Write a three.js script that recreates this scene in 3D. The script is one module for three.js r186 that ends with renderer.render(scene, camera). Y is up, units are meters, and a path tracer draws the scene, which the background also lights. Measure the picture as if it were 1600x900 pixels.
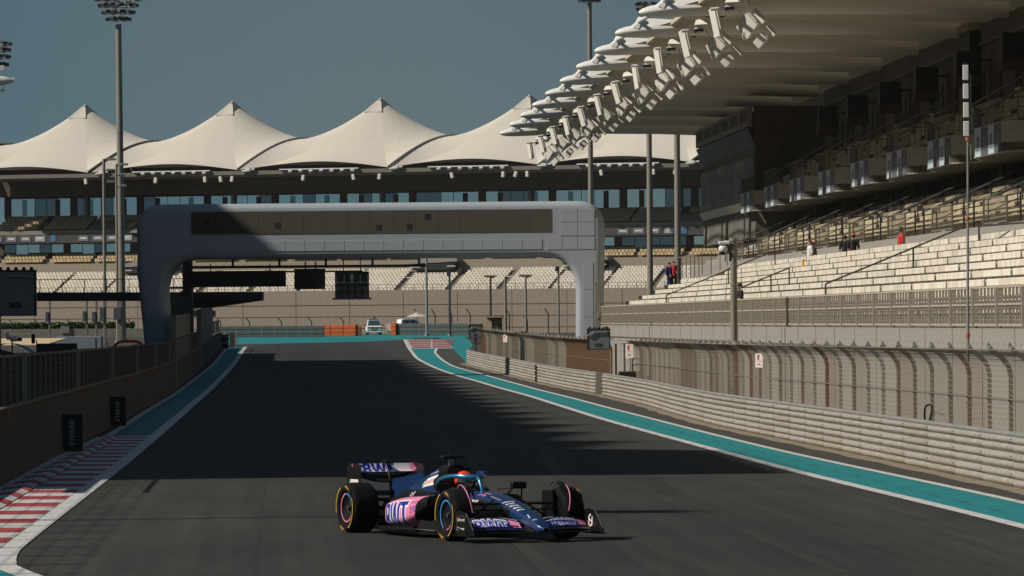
import * as THREE from 'three';
import { mergeGeometries } from 'three/addons/utils/BufferGeometryUtils.js';
import { RoundedBoxGeometry } from 'three/addons/geometries/RoundedBoxGeometry.js';
import { MarchingCubes } from 'three/addons/objects/MarchingCubes.js';

// ---------- camera, sky, sun, exposure ----------
const scene = new THREE.Scene();
const EYE = 2.85, FOCAL = 8000, ROLL = 0.4 * Math.PI / 180;
const camera = new THREE.PerspectiveCamera(2 * Math.atan(450 / FOCAL) * 180 / Math.PI, 16 / 9, 1, 6000);
camera.position.set(0, EYE, 0);
camera.rotation.z = -ROLL;
camera.setViewOffset(1600, 900, 0, -70, 1600, 900);
const renderer = new THREE.WebGLRenderer({ antialias: true });
renderer.setSize(1024, 576);
renderer.toneMapping = THREE.LinearToneMapping;
renderer.toneMappingExposure = 1.0;
renderer.shadowMap.enabled = true;
const SUN = new THREE.Vector3(-1, 0.80, 0.25).normalize();
{
  const W = 512, Hh = 256, data = new Float32Array(W * Hh * 4), d = new THREE.Vector3();
  for (let j = 0; j < Hh; j++) for (let i = 0; i < W; i++) {
    const el = ((j + 0.5) / Hh - 0.5) * Math.PI, az = ((i + 0.5) / W - 0.5) * 2 * Math.PI;
    d.set(Math.cos(el) * Math.cos(az), Math.sin(el), Math.cos(el) * Math.sin(az));
    const up = Math.max(0, d.y), c = Math.max(0, d.dot(SUN));
    const h = Math.exp(-up * 3.6), glow = 0.10 * Math.pow(c, 6) + 0.22 * Math.pow(c, 40);
    const dust = 0.5 + 0.5 * Math.cos((az + Math.PI / 2) * 22 + 0.55) ; // slow bands of dust haze round the horizon
    const k = (i * 4) + j * W * 4;
    let r = 0.018 + 0.056 * h + 0.056 * h * dust, g = 0.046 + 0.106 * h + 0.032 * h * dust, b = 0.094 + 0.102 * h + 0.002 * h * dust;
    if (d.y < 0) { r = 0.10; g = 0.095; b = 0.085; }
    data[k] = r + glow * 1.0; data[k + 1] = g + glow * 0.86; data[k + 2] = b + glow * 0.66; data[k + 3] = 1;
  }
  const sky = new THREE.DataTexture(data, W, Hh, THREE.RGBAFormat, THREE.FloatType);
  sky.mapping = THREE.EquirectangularReflectionMapping; sky.magFilter = THREE.LinearFilter; sky.needsUpdate = true;
  scene.background = sky; scene.environment = sky;
}
const sun = new THREE.DirectionalLight(new THREE.Color(1.0, 0.92, 0.80), 4.4);
sun.shadow.radius = 2.2;
sun.position.copy(SUN).multiplyScalar(600).add(new THREE.Vector3(0, 0, -250)); sun.target.position.set(0, 0, -250);
scene.fog = new THREE.FogExp2(0xd6d8d8, 0.00004);
sun.castShadow = true; sun.shadow.mapSize.set(4096, 4096);
Object.assign(sun.shadow.camera, { left: -500, right: 500, top: 400, bottom: -400, near: 1, far: 1600 });
scene.add(sun, sun.target);

// ---------- small helpers ----------
let seed = 7;
const rnd = () => { seed = (seed * 1664525 + 1013904223) >>> 0; return seed / 4294967296; };
const rr = (a, b) => a + (b - a) * rnd();
const V = (x, y, z) => new THREE.Vector3(x, y, z);
const lerp = (a, b, t) => a + (b - a) * t;
const clamp = (x, a, b) => Math.min(b, Math.max(a, x));
function table(rows) { // piecewise linear through rows of [x, value], x rising
  return (x) => {
    if (x <= rows[0][0]) return rows[0][1];
    for (let i = 1; i < rows.length; i++) if (x <= rows[i][0]) return lerp(rows[i - 1][1], rows[i][1], (x - rows[i - 1][0]) / (rows[i][0] - rows[i - 1][0]));
    return rows[rows.length - 1][1];
  };
}
function smooth(rows) { // monotone cubic through rows of [x, value], x rising
  const n = rows.length, s = [], m = [];
  for (let i = 0; i < n - 1; i++) s.push((rows[i + 1][1] - rows[i][1]) / (rows[i + 1][0] - rows[i][0]));
  for (let i = 0; i < n; i++) m.push(i === 0 ? s[0] : i === n - 1 ? s[n - 2] : s[i - 1] * s[i] <= 0 ? 0 : 2 * s[i - 1] * s[i] / (s[i - 1] + s[i]));
  return (x) => {
    if (x <= rows[0][0]) return rows[0][1];
    if (x >= rows[n - 1][0]) return rows[n - 1][1];
    let i = 0; while (x > rows[i + 1][0]) i++;
    const h = rows[i + 1][0] - rows[i][0], t = (x - rows[i][0]) / h, t2 = t * t, t3 = t2 * t;
    return (2 * t3 - 3 * t2 + 1) * rows[i][1] + (t3 - 2 * t2 + t) * h * m[i] + (-2 * t3 + 3 * t2) * rows[i + 1][1] + (t3 - t2) * h * m[i + 1];
  };
}
const used = {};
function numbered(name) { const n = used[name] = (used[name] ?? -1) + 1; return n ? name + '_' + String(n).padStart(3, '0') : name; }
function mesh(name, geo, material, parent) {
  const m = new THREE.Mesh(geo, material);
  m.castShadow = m.receiveShadow = true;
  if (parent && parent !== scene) { m.name = name; parent.add(m); } else { m.name = numbered(name); scene.add(m); }
  return m;
}
function struct(name, geo, material) { const m = mesh(name, geo, material, scene); m.userData.kind = 'structure'; return m; }
function tag(o, label, category, group, kind) { o.userData.label = label; o.userData.category = category; if (group) o.userData.group = group; if (kind) o.userData.kind = kind; return o; }
function thing(name, label, category, pos, turn = 0, group) {
  const o = new THREE.Group(); o.name = numbered(name); scene.add(o);
  if (pos) o.position.copy(pos); o.rotation.y = turn;
  return tag(o, label, category, group);
}
function copy(src, name, label, pos, turn) {
  const o = src.clone(); o.name = numbered(name); scene.add(o);
  o.userData = { ...src.userData }; if (label) o.userData.label = label;
  if (pos) o.position.copy(pos); if (turn !== undefined) o.rotation.y = turn;
  return o;
}
const plain = (g) => { const o = g.index ? g.toNonIndexed() : g; for (const k of Object.keys(o.attributes)) if (!['position', 'normal', 'uv'].includes(k)) o.deleteAttribute(k); return o; };
const join = (list) => mergeGeometries(list.map(plain));
const box = (w, h, d, x = 0, y = 0, z = 0) => new THREE.BoxGeometry(w, h, d).translate(x, y, z);
const rbox = (w, h, d, r, x = 0, y = 0, z = 0, s = 2) => new RoundedBoxGeometry(w, h, d, s, r).translate(x, y, z);
const cyl = (r0, r1, h, n = 10, x = 0, y = 0, z = 0) => new THREE.CylinderGeometry(r1, r0, h, n).translate(x, y, z);
function bar(a, b, r, n = 6, r2 = r) { // a round bar from a to b
  const d = b.clone().sub(a), g = new THREE.CylinderGeometry(r2, r, d.length(), n);
  g.applyQuaternion(new THREE.Quaternion().setFromUnitVectors(V(0, 1, 0), d.normalize()));
  return g.translate((a.x + b.x) / 2, (a.y + b.y) / 2, (a.z + b.z) / 2);
}
function beam(a, b, w, h) { // a square bar from a to b
  const d = b.clone().sub(a), L = d.length(), g = new THREE.BoxGeometry(w, h, L), m = new THREE.Matrix4().lookAt(b, a, V(0, 1, 0));
  return g.applyMatrix4(m).translate((a.x + b.x) / 2, (a.y + b.y) / 2, (a.z + b.z) / 2);
}
const tube = (pts, r, n = 24, k = 8) => new THREE.TubeGeometry(new THREE.CatmullRomCurve3(pts), n, r, k);
function hexa(a, b, c, d, off) { // a solid: quad a b c d and the same quad moved by off
  const p = [a, b, c, d], q = p.map((v) => v.clone().add(off)), pos = [], uv = [];
  const w = a.distanceTo(b), h = b.distanceTo(c), t = off.length();
  const face = (A, B, C, D, fw, fh) => { for (const [v, u] of [[A, [0, 0]], [B, [fw, 0]], [C, [fw, fh]], [A, [0, 0]], [C, [fw, fh]], [D, [0, fh]]]) { pos.push(v.x, v.y, v.z); uv.push(...u); } };
  face(...p, w, h); face(q[1], q[0], q[3], q[2], w, h);
  for (let i = 0; i < 4; i++) { const j = (i + 1) % 4; face(p[j], p[i], q[i], q[j], i % 2 ? h : w, t); }
  const g = new THREE.BufferGeometry();
  g.setAttribute('position', new THREE.Float32BufferAttribute(pos, 3)); g.setAttribute('uv', new THREE.Float32BufferAttribute(uv, 2));
  g.computeVertexNormals(); return g;
}
function grid(nu, nv, fn, uvfn) { // a surface from fn(u, v) -> [x, y, z]
  const pos = [], uv = [], idx = [];
  for (let i = 0; i <= nu; i++) for (let j = 0; j <= nv; j++) { const u = i / nu, v = j / nv; pos.push(...fn(u, v)); uv.push(...(uvfn ? uvfn(u, v) : [u, v])); }
  for (let i = 0; i < nu; i++) for (let j = 0; j < nv; j++) { const a = i * (nv + 1) + j, b = a + nv + 1; idx.push(a, b, a + 1, b, b + 1, a + 1); }
  const g = new THREE.BufferGeometry();
  g.setAttribute('position', new THREE.Float32BufferAttribute(pos, 3)); g.setAttribute('uv', new THREE.Float32BufferAttribute(uv, 2));
  g.setIndex(idx); g.computeVertexNormals(); return g;
}
function prism(profile, z0, z1, cap = true) { // a closed outline of [x, y] carried from z0 to z1 (a straight prism)
  const s = new THREE.Shape(profile.map((p) => new THREE.Vector2(p[0], p[1])));
  return new THREE.ExtrudeGeometry(s, { depth: z1 - z0, bevelEnabled: false }).translate(0, 0, z0);
}
// ---------- textures ----------
function hash(x, y, s) { let h = (x * 374761393 + y * 668265263 + s * 1442695041) | 0; h = Math.imul(h ^ (h >>> 13), 1274126177); return ((h ^ (h >>> 16)) >>> 0) / 4294967296; }
function noise(x, y, px, py, s) { // tileable value noise with period px, py
  const xi = Math.floor(x), yi = Math.floor(y), fx = x - xi, fy = y - yi, u = fx * fx * (3 - 2 * fx), v = fy * fy * (3 - 2 * fy), w = (a, p) => ((a % p) + p) % p;
  const n = (a, b) => hash(w(a, px), w(b, py), s);
  return lerp(lerp(n(xi, yi), n(xi + 1, yi), u), lerp(n(xi, yi + 1), n(xi + 1, yi + 1), u), v);
}
function dataTex(w, h, fn, srgb = true) {
  const data = new Uint8Array(w * h * 4);
  for (let j = 0; j < h; j++) for (let i = 0; i < w; i++) { const c = fn(i / w, j / h), k = (j * w + i) * 4; data[k] = clamp(c[0], 0, 1) * 255; data[k + 1] = clamp(c[1], 0, 1) * 255; data[k + 2] = clamp(c[2], 0, 1) * 255; data[k + 3] = 255; }
  const t = new THREE.DataTexture(data, w, h); t.wrapS = t.wrapT = THREE.RepeatWrapping; t.magFilter = THREE.LinearFilter; t.minFilter = THREE.LinearMipmapLinearFilter;
  if (srgb) t.colorSpace = THREE.SRGBColorSpace; t.needsUpdate = true; return t;
}
function canvasTex(w, h, draw) {
  const c = document.createElement('canvas'); c.width = w; c.height = h; draw(c.getContext('2d'), w, h);
  const t = new THREE.CanvasTexture(c); t.colorSpace = THREE.SRGBColorSpace; t.needsUpdate = true; return t;
}
const rep = (t, a, b) => { const c = t.clone(); c.repeat.set(a, b); c.needsUpdate = true; return c; };
const fbm = (x, y, p, s) => 0.5 * noise(x * p, y * p, p, p, s) + 0.3 * noise(x * p * 2, y * p * 2, p * 2, p * 2, s + 1) + 0.2 * noise(x * p * 4, y * p * 4, p * 4, p * 4, s + 2);
// a general wear map: light mottling about white, uv in metres / 4
const wear = dataTex(512, 512, (x, y) => { const v = 0.80 + 0.26 * (fbm(x, y, 6, 3) - 0.5) + 0.16 * (noise(x * 90, y * 90, 90, 90, 9) - 0.5); return [v, v * 0.995, v * 0.985]; });
// rain and rust runs down a surface
const runs = dataTex(512, 512, (x, y) => { const a = noise(x * 60, y * 4, 60, 4, 21), b = noise(x * 140, y * 9, 140, 9, 22), f = fbm(x, y, 8, 5); const v = 0.84 + 0.13 * (a - 0.5) + 0.10 * (b - 0.5) + 0.12 * (f - 0.5); return [v, v * 0.985, v * 0.96]; });
const grainBump = dataTex(512, 512, (x, y) => { const v = 0.5 * noise(x * 160, y * 160, 160, 160, 31) + 0.5 * noise(x * 70, y * 70, 70, 70, 32); return [v, v, v]; }, false);
// asphalt: u across the track, v along it (40 m); stone grain, rubbered-in lines, seams
const asphaltMap = dataTex(1024, 1024, (x, y) => {
  const grain = noise(x * 512, y * 512, 512, 512, 41) - 0.5, mid = fbm(x, y, 16, 42) - 0.5, streak = noise(x * 70, y * 3, 70, 3, 43) - 0.5, fine = noise(x * 260, y * 5, 260, 5, 47) - 0.5;
  const line = Math.exp(-Math.pow((x - 0.40) / 0.13, 2)) * 0.15 + Math.exp(-Math.pow((x - 0.72) / 0.08, 2)) * 0.10;
  const seam = (Math.abs(x - 0.5) < 0.0012 || Math.abs(x - 0.23) < 0.001 || Math.abs(x - 0.83) < 0.001 ? 0.10 : 0) + (noise(x * 5, y * 3, 5, 3, 51) > 0.72 ? 0.04 : 0);
  const v = 0.74 + grain * 0.20 + mid * 0.22 + streak * 0.18 + fine * 0.09 - line - seam;
  return [v, v * 0.985, v * 0.965];
});
const M = {};
function mat(name, r, g, b, rough = 0.8, extra = {}) { const m = new THREE.MeshStandardMaterial({ roughness: rough, ...extra }); m.color.setRGB(r, g, b); m.name = name; return (M[name] = m); }
function pmat(name, r, g, b, extra) { const m = new THREE.MeshPhysicalMaterial(extra); m.color.setRGB(r, g, b); m.name = name; return (M[name] = m); }
mat('asphalt', 0.051, 0.0515, 0.0505, 0.9, { vertexColors: true, map: asphaltMap, bumpMap: rep(grainBump, 10, 30), bumpScale: 0.006 });
mat('apron', 0.066, 0.062, 0.056, 0.92, { map: rep(wear, 1, 1), bumpMap: rep(grainBump, 3, 3), bumpScale: 0.005 });
mat('sand', 0.36, 0.30, 0.22, 0.95, { map: wear });
const scuff = dataTex(512, 512, (x, y) => { const a = noise(x * 24, y * 4, 24, 4, 71), b = noise(x * 160, y * 14, 160, 14, 72), f = fbm(x, y, 10, 73); let v = 0.86 + 0.16 * (f - 0.5) + 0.10 * (b - 0.5); if (a > 0.78) v -= (a - 0.78) * 0.9; return [v, v, v]; });
mat('teal', 0.004, 0.285, 0.31, 0.75, { map: scuff });
mat('white_paint', 0.78, 0.78, 0.77, 0.7, { map: rep(scuff, 1, 1) });
mat('red_paint', 0.60, 0.085, 0.09, 0.7, { map: wear });
mat('faded_red', 0.42, 0.10, 0.11, 0.8, { map: wear });
mat('pale_paint', 0.72, 0.66, 0.66, 0.8, { map: wear });
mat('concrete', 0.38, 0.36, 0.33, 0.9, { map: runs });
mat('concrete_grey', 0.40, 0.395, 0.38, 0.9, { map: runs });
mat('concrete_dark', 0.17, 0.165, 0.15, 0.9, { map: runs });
mat('beige_wall', 0.44, 0.385, 0.325, 0.9, { map: runs });
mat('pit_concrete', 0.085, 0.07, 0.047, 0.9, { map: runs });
mat('galvanised', 0.47, 0.455, 0.425, 0.6, { map: runs });
mat('galvanised_grey', 0.36, 0.37, 0.37, 0.55, { map: runs });
mat('steel', 0.28, 0.28, 0.275, 0.5, { metalness: 0.3 });
mat('pole_grey', 0.33, 0.31, 0.27, 0.6, { map: runs });
mat('wire', 0.44, 0.40, 0.33, 0.7);
mat('wire_rust', 0.26, 0.15, 0.095, 0.85);
mat('post_grey', 0.25, 0.23, 0.195, 0.8, { map: runs });
mat('post_rust', 0.30, 0.18, 0.105, 0.9, { map: runs });
mat('dark_metal', 0.035, 0.036, 0.037, 0.6);
mat('black', 0.012, 0.012, 0.013, 0.6);
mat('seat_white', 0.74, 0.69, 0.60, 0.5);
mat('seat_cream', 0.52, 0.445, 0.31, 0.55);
const clothMap = dataTex(256, 256, (x, y) => { const v = 0.93 + 0.05 * (fbm(x, y, 4, 61) - 0.5) - (Math.abs((x * 8) % 1 - 0.5) > 0.488 ? 0.03 : 0); return [v, v * 0.995, v * 0.985]; });
pmat('fabric', 0.70, 0.665, 0.60, { roughness: 1, transmission: 0.06, thickness: 0, map: clothMap, side: THREE.DoubleSide });
mat('roof_white', 0.74, 0.73, 0.70, 0.5);
pmat('roof_under', 0.60, 0.52, 0.38, { roughness: 1, transmission: 0.17, thickness: 0, map: clothMap, side: THREE.DoubleSide });
mat('lamp_white', 0.72, 0.70, 0.64, 0.5);
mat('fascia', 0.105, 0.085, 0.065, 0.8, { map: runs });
mat('cladding', 0.36, 0.405, 0.45, 0.5);
mat('cladding_edge', 0.355, 0.40, 0.445, 0.5);
mat('grille', 0.075, 0.067, 0.052, 0.7);
mat('orange', 0.92, 0.17, 0.025, 0.6, { map: wear });
mat('foam_grey', 0.22, 0.255, 0.265, 0.7, { map: runs });
mat('hedge', 0.045, 0.085, 0.025, 0.9);
mat('poster_purple', 0.16, 0.15, 0.19, 0.7);
mat('poster_blue', 0.33, 0.40, 0.45, 0.7);
mat('car_white', 0.75, 0.75, 0.74, 0.35);
mat('tyre_plain', 0.018, 0.018, 0.018, 0.9);
mat('skin', 0.42, 0.25, 0.17, 0.6);
pmat('glass_teal', 0.84, 0.93, 0.88, { roughness: 0.06, metalness: 0.92 });
pmat('glass_dark', 0.05, 0.09, 0.10, { roughness: 0.08, metalness: 0.3 });
pmat('tower_glass', 0.02, 0.035, 0.045, { roughness: 0.45, metalness: 0.0, specularIntensity: 0.3 });
mat('soffit_metal', 0.88, 0.80, 0.68, 0.6);

// ---------- the lie of the land ----------
const groundRise = smooth([[-100, 0], [180, 0], [240, 0.05], [320, 0.48], [421, 1.5], [500, 2.12], [560, 2.45], [620, 2.78], [700, 2.9], [3000, 2.9]]);
const TX = 0.045;                                    // the straight runs slightly to the left with distance
const T = (q, D, y = 0) => V(q - TX * D, groundRise(D) + y, -D);
function strip(q0, q1, D0, D1, lift, step = 3, uv = (q, D) => [q / 4, D / 4], across = 1) { // a sheet on the ground between two edges q0(D), q1(D)
  const f0 = typeof q0 === 'function' ? q0 : () => q0, f1 = typeof q1 === 'function' ? q1 : () => q1, n = Math.max(1, Math.ceil((D1 - D0) / step));
  const at = (u, v) => { const D = lerp(D0, D1, u); return [lerp(f1(D), f0(D), v), D]; };
  return grid(n, across, (u, v) => { const [q, D] = at(u, v), p = T(q, D, lift); return [p.x, p.y, p.z]; }, (u, v) => uv(...at(u, v)));
}
const ray = (px, py) => { const u = px - 800, v = 520 - py; return [(u * Math.cos(ROLL) + v * Math.sin(ROLL)) / FOCAL, (-u * Math.sin(ROLL) + v * Math.cos(ROLL)) / FOCAL]; };
const at = (px, py, D) => { const [a, b] = ray(px, py); return V(a * D, EYE + b * D, -D); };  // the place of a photo point at a known distance
const onGround = (px, D) => V(ray(px, 520)[0] * D, groundRise(D), -D);

// ---------- ground, track, markings ----------
struct('ground', grid(60, 30, (u, v) => { const D = lerp(-300, 2600, Math.pow(u, 1.6)), x = lerp(900, -900, v); return [x, groundRise(D) - 0.03, -D]; }, (u, v) => [v * 300, u * 500]), M.apron);
const innerQ = smooth([[40, 10.75], [74, 10.68], [108, 10.4], [156, 10.45], [200, 10.8], [233, 11.0], [270, 10.8], [304, 10.3], [341, 10.0], [368, 9.92], [410, 10.4], [432, 10.75], [517, 12.4]]);
const outerQ = smooth([[40, 12.25], [84, 12.15], [123, 11.85], [182, 12.2], [233, 12.5], [260, 12.45], [309, 11.95], [345, 11.4], [397, 11.95], [432, 13.1]]);
const leftQ = smooth([[50, -1.2], [57, -2.4], [60.6, -3.0], [64, -3.5], [69, -3.66], [118, -3.58], [230, -3.68], [300, -3.55], [372, -3.3], [455, -3.2]]);
const leftOutQ = smooth([[40, -5.3], [95, -5.2], [150, -4.95], [197, -5.1], [287, -5.05], [373, -4.72], [455, -4.75]]);
const railQ = smooth([[40, 13.15], [118, 13.18], [150, 13.1], [175, 13.5], [200, 14.1], [232, 14.3], [260, 14.0], [300, 13.5], [347, 12.65], [360, 12.5]]);
const farAsphalt = (D) => D < 470 ? 22 : lerp(22, 30, (D - 470) / 150);
{
  const g = strip((D) => D < 436 ? leftQ(D) - 0.1 : lerp(leftQ(436), -8, clamp((D - 436) / 40, 0, 1)), (D) => D < 436 ? innerQ(D) + 0.1 : lerp(innerQ(436), 24, clamp((D - 436) / 60, 0, 1)), 20, 640, 0, 1.5, (q, D) => [(q + 3.6) / 14.2, D / 40], 40);
  const p = g.attributes.position, col = new Float32Array(p.count * 3), lineQ = smooth([[20, 4.6], [75, 3.2], [130, 2.0], [220, 1.0], [320, 0.2], [430, -0.8], [640, -4]]); // worn, rubbered-in line and blotches of the surface
  for (let i = 0; i < p.count; i++) { const D = -p.getZ(i), q = p.getX(i) + TX * D, n = fbm(q / 30 + 5, D / 120 + 3, 8, 81) - 0.5, m = fbm(q / 9 + 2, D / 160 + 1, 10, 85) - 0.5;
    let v = 1 + 0.30 * n + 0.22 * m - 0.24 * Math.exp(-Math.pow((q - lineQ(D)) / 1.5, 2)) - 0.10 * Math.exp(-Math.pow((q - lineQ(D) - 3.4) / 1.1, 2)) + 0.10 * Math.exp(-Math.pow((q - 9.6) / 0.9, 2)); col.set([v, v * (1 - 0.02 * n), v * (1 - 0.05 * n)], i * 3); }
  g.setAttribute('color', new THREE.BufferAttribute(col, 3)); struct('track', g, M.asphalt);
}
struct('verge', strip(outerQ, (D) => railQ(D) + 9, 20, 436, -0.004, 4), M.apron);
struct('sand_strip', strip((D) => railQ(D) - 0.42 + 0.05 * Math.sin(D * 0.7), (D) => railQ(D) + 0.9, 40, 352, 0.004, 2), M.sand);
struct('runoff_strip', strip(innerQ, outerQ, 40, 432, 0.004, 3), M.teal);
struct('white_line', strip((D) => innerQ(D) - 0.13, (D) => innerQ(D) + 0.13, 40, 517, 0.009, 3), M.white_paint);
struct('white_line', strip((D) => outerQ(D) - 0.10, (D) => outerQ(D) + 0.10, 40, 434, 0.009, 3), M.white_paint);
struct('runoff_strip', strip(leftOutQ, leftQ, 144.6, 448, 0.004, 3), M.teal);
struct('white_line', strip((D) => leftQ(D) - 0.16, (D) => leftQ(D) + 0.16, 50, 452, 0.012, 1.5), M.white_paint);
struct('white_line', strip((D) => leftOutQ(D) - 0.12, (D) => leftOutQ(D) + 0.12, 144, 448, 0.009, 3), M.white_paint);
struct('white_line', strip((D) => leftOutQ(D) + 0.1, (D) => leftQ(D) - 0.1, 144.0, 144.9, 0.010, 1), M.white_paint);
struct('runoff_strip', strip((D) => -9, (D) => leftQ(D) - 0.1, 50, 68, 0.004, 2), M.teal);
struct('white_line', strip((D) => leftOutQ(D) - 0.28, (D) => leftOutQ(D) - 0.02, 62, 144, 0.006, 3), M.white_paint);
for (const [q0, D0, D1, b] of [[3.2, 58, 128, 1.6], [4.9, 58, 128, 1.6], [6.6, 60, 100, 0.6]]) struct('tyre_mark', strip((D) => q0 - 0.13 + b * Math.pow((D - D0) / (D1 - D0), 2), (D) => q0 + 0.13 + b * Math.pow((D - D0) / (D1 - D0), 2), D0, D1, 0.003, 2, (q, D) => [q / 3, D / 30]), M.rubber ?? mat('rubber', 0.046, 0.044, 0.041, 0.85, { map: asphaltMap }));
{ // kerb on the left: a flat inner row and a raised outer row of red and white blocks
  const kerb = struct('kerb', strip((D) => leftOutQ(D) - 0.02, (D) => leftQ(D) - 0.1, 66, 144, 0.003, 3), M.white_paint);
  const L = 1.86, mid = (D) => -4.6 + 0.0008 * (D - 100);
  let n = 0;
  for (let D = 66.5; D < 143.2; D += L, n++) {
    const e = Math.min(D + L - 0.03, 143.9), m = n % 2 ? M.white_paint : M.red_paint;
    mesh('kerb_block', strip(mid, (d) => leftQ(d) - 0.14, D, e, 0.018, 1), m, kerb);
    const a = D + 0.7, b = e + 0.7;
    if (b < 144.4) mesh('kerb_block', grid(1, 3, (u, v) => { const d = lerp(a, b, u) + (1 - v) * 0.0 + v * 0.9, q = lerp(mid(d) - 0.01, leftOutQ(d) + 0.0, v), p = T(q, d, 0.02 + 0.055 * Math.sin(Math.PI * Math.min(1, v * 1.2 + 0.05))); return [p.x, p.y, p.z]; }, (u, v) => [v * 0.2, u * 0.4]), m, kerb);
  }
}
{ // worn kerb at the far apex on the right
  const a = (D) => innerQ(D) + 0.3, b = (D) => lerp(14.2, 17.6, (D - 432) / 85);
  const kerb = struct('kerb', strip((D) => a(D) - 0.3, (D) => b(D) + 0.3, 430, 520, 0.005, 5), M.pale_paint);
  for (let i = 0; i < 5; i++) { const D = 434 + i * 17;
    mesh('kerb_block', strip(a, (d) => (a(d) + b(d)) / 2 - 0.08, D, D + 9, 0.03, 1), M.faded_red, kerb); mesh('kerb_block', strip((d) => (a(d) + b(d)) / 2 + 0.08, b, D + 2, D + 11, 0.03, 1), M.faded_red, kerb); }
}
{ // painted run-off past the end of the straight
  const lowQ = table([[360, 12.6], [361, 12.93], [405, 13.8], [455, 15.0], [490, 15.8], [552, 16.8]]);
  struct('runoff_strip', strip((D) => lowQ(D) + 0.0, table([[357, 12.98], [405, 14.8], [450, 16.8], [487, 18.0], [520, 18.9], [550, 19.5]]), 357, 552, 0.006, 4), M.teal);
  struct('runoff_strip', strip(table([[470, -4.5], [500, -6.5], [612, -7.5]]), table([[474, -4.0], [488, 4.0], [497, 8.5], [508, 11.0], [520, 12.6], [546, 14.4], [549, 22], [612, 27]]), 472, 612, 0.008, 2), M.teal);
}
// ---------- placing along the straight ----------
function place(o, P0, P1) { // o reaches along its own -z from P0 towards P1
  const d = P1.clone().sub(P0), L = d.length();
  o.position.copy(P0); o.rotation.order = 'YXZ';
  o.rotation.y = Math.atan2(-d.x, -d.z); o.rotation.x = Math.asin(d.y / L);
  return o;
}
function wirePanel(L, path, gap, rv, rh, nh) { // a welded wire panel: uprights following path [[x, y]...], long wires across
  const g = [];
  for (let s = gap / 2; s < L; s += gap) for (let i = 1; i < path.length; i++) {
    const a = V(path[i - 1][0], path[i - 1][1], -s), b = V(path[i][0], path[i][1], -s);
    g.push(beam(a, b, rv * 2, rv * 2));
  }
  const len = [0]; for (let i = 1; i < path.length; i++) len.push(len[i - 1] + Math.hypot(path[i][0] - path[i - 1][0], path[i][1] - path[i - 1][1]));
  for (let k = 0; k <= nh; k++) {
    const t = len[len.length - 1] * k / nh; let i = 1; while (i < len.length - 1 && len[i] < t) i++;
    const f = (t - len[i - 1]) / (len[i] - len[i - 1]), x = lerp(path[i - 1][0], path[i][0], f), y = lerp(path[i - 1][1], path[i][1], f);
    g.push(box(rh * 2, rh * 2, L, x + rv * 2, y, -L / 2));
  }
  return join(g);
}

// ---------- left: pit wall, its fence and boards ----------
{
  const wall = thing('pit_wall', 'long low brown concrete wall with a wire fence on top, left of the track', 'wall', T(-5.4, 96));
  const o = wall.position.clone();
  const put = (name, geo, m, P0, P1) => { const x = new THREE.Mesh(geo, m); x.name = name; x.castShadow = x.receiveShadow = true; place(x, P0.clone().sub(o), P1.clone().sub(o)); wall.add(x); return x; };
  const L = 5.2, qW = (D) => -5.4 + (D > 420 ? (D - 420) * 0.01 : 0);
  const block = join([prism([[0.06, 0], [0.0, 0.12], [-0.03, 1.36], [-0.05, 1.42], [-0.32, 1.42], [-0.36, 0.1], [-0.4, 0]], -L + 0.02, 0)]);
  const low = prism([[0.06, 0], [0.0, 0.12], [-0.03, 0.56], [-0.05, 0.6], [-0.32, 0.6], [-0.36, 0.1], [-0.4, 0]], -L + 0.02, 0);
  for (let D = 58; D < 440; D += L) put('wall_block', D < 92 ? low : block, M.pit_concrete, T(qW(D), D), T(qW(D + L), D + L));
  const B = 2.6, wires = wirePanel(B, [[-0.18, 1.42], [-0.18, 2.42]], 0.1, 0.0035, 0.004, 8), lowWires = wirePanel(B, [[-0.18, 0.6], [-0.18, 2.42]], 0.2, 0.003, 0.004, 7);
  const post = rbox(0.10, 1.06, 0.09, 0.012, -0.18, 1.95, 0, 1), tall = rbox(0.10, 1.88, 0.09, 0.012, -0.18, 1.54, 0, 1), wide = rbox(0.20, 1.08, 0.12, 0.015, -0.18, 1.96, 0, 1);
  let n = 0;
  for (let D = 58; D < 440; D += B, n++) {
    const A = T(qW(D), D), C = T(qW(D + B), D + B);
    put('wire_panel', D < 92 ? lowWires : wires, M.wire_dark ?? mat('wire_dark', 0.06, 0.055, 0.045, 0.8), A, C);
    put('fence_post', D < 92 ? tall : n % 11 === 9 ? wide : post, n % 11 === 9 ? M.galvanised_grey : M.post_grey, A, C);
  }
  for (let D = 92; D < 438; D += 5.2) { put('top_rail', box(0.06, 0.045, 5.2, -0.18, 2.445, -2.6), M.post_grey, T(qW(D), D), T(qW(D + 5.2), D + 5.2)); put('wall_coping', box(0.38, 0.04, 5.18, -0.18, 1.44, -2.6), M.post_grey, T(qW(D), D), T(qW(D + 5.2), D + 5.2)); }
  const refl = rbox(0.06, 0.16, 0.12, 0.015, 0.0, 1.32, 0, 1);
  for (const D of [100.5, 141, 180, 208, 226, 262]) put('reflector', refl, M.orange, T(qW(D), D), T(qW(D + 1), D + 1));
}
const lettering = canvasTex(160, 256, (c, w, h) => {
  c.fillStyle = '#16161a'; c.fillRect(0, 0, w, h);
  c.save(); c.translate(w * 0.52, h * 0.5); c.rotate(-Math.PI / 2); c.fillStyle = '#b9b9b6'; c.font = 'bold 58px sans-serif'; c.textAlign = 'center'; c.textBaseline = 'middle'; c.scale(0.92, 0.95); c.fillText('ETIHAD', 0, 0); c.restore();
});
M.etihad = new THREE.MeshStandardMaterial({ map: lettering, roughness: 0.7 }); M.etihad.name = 'board_print';
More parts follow.
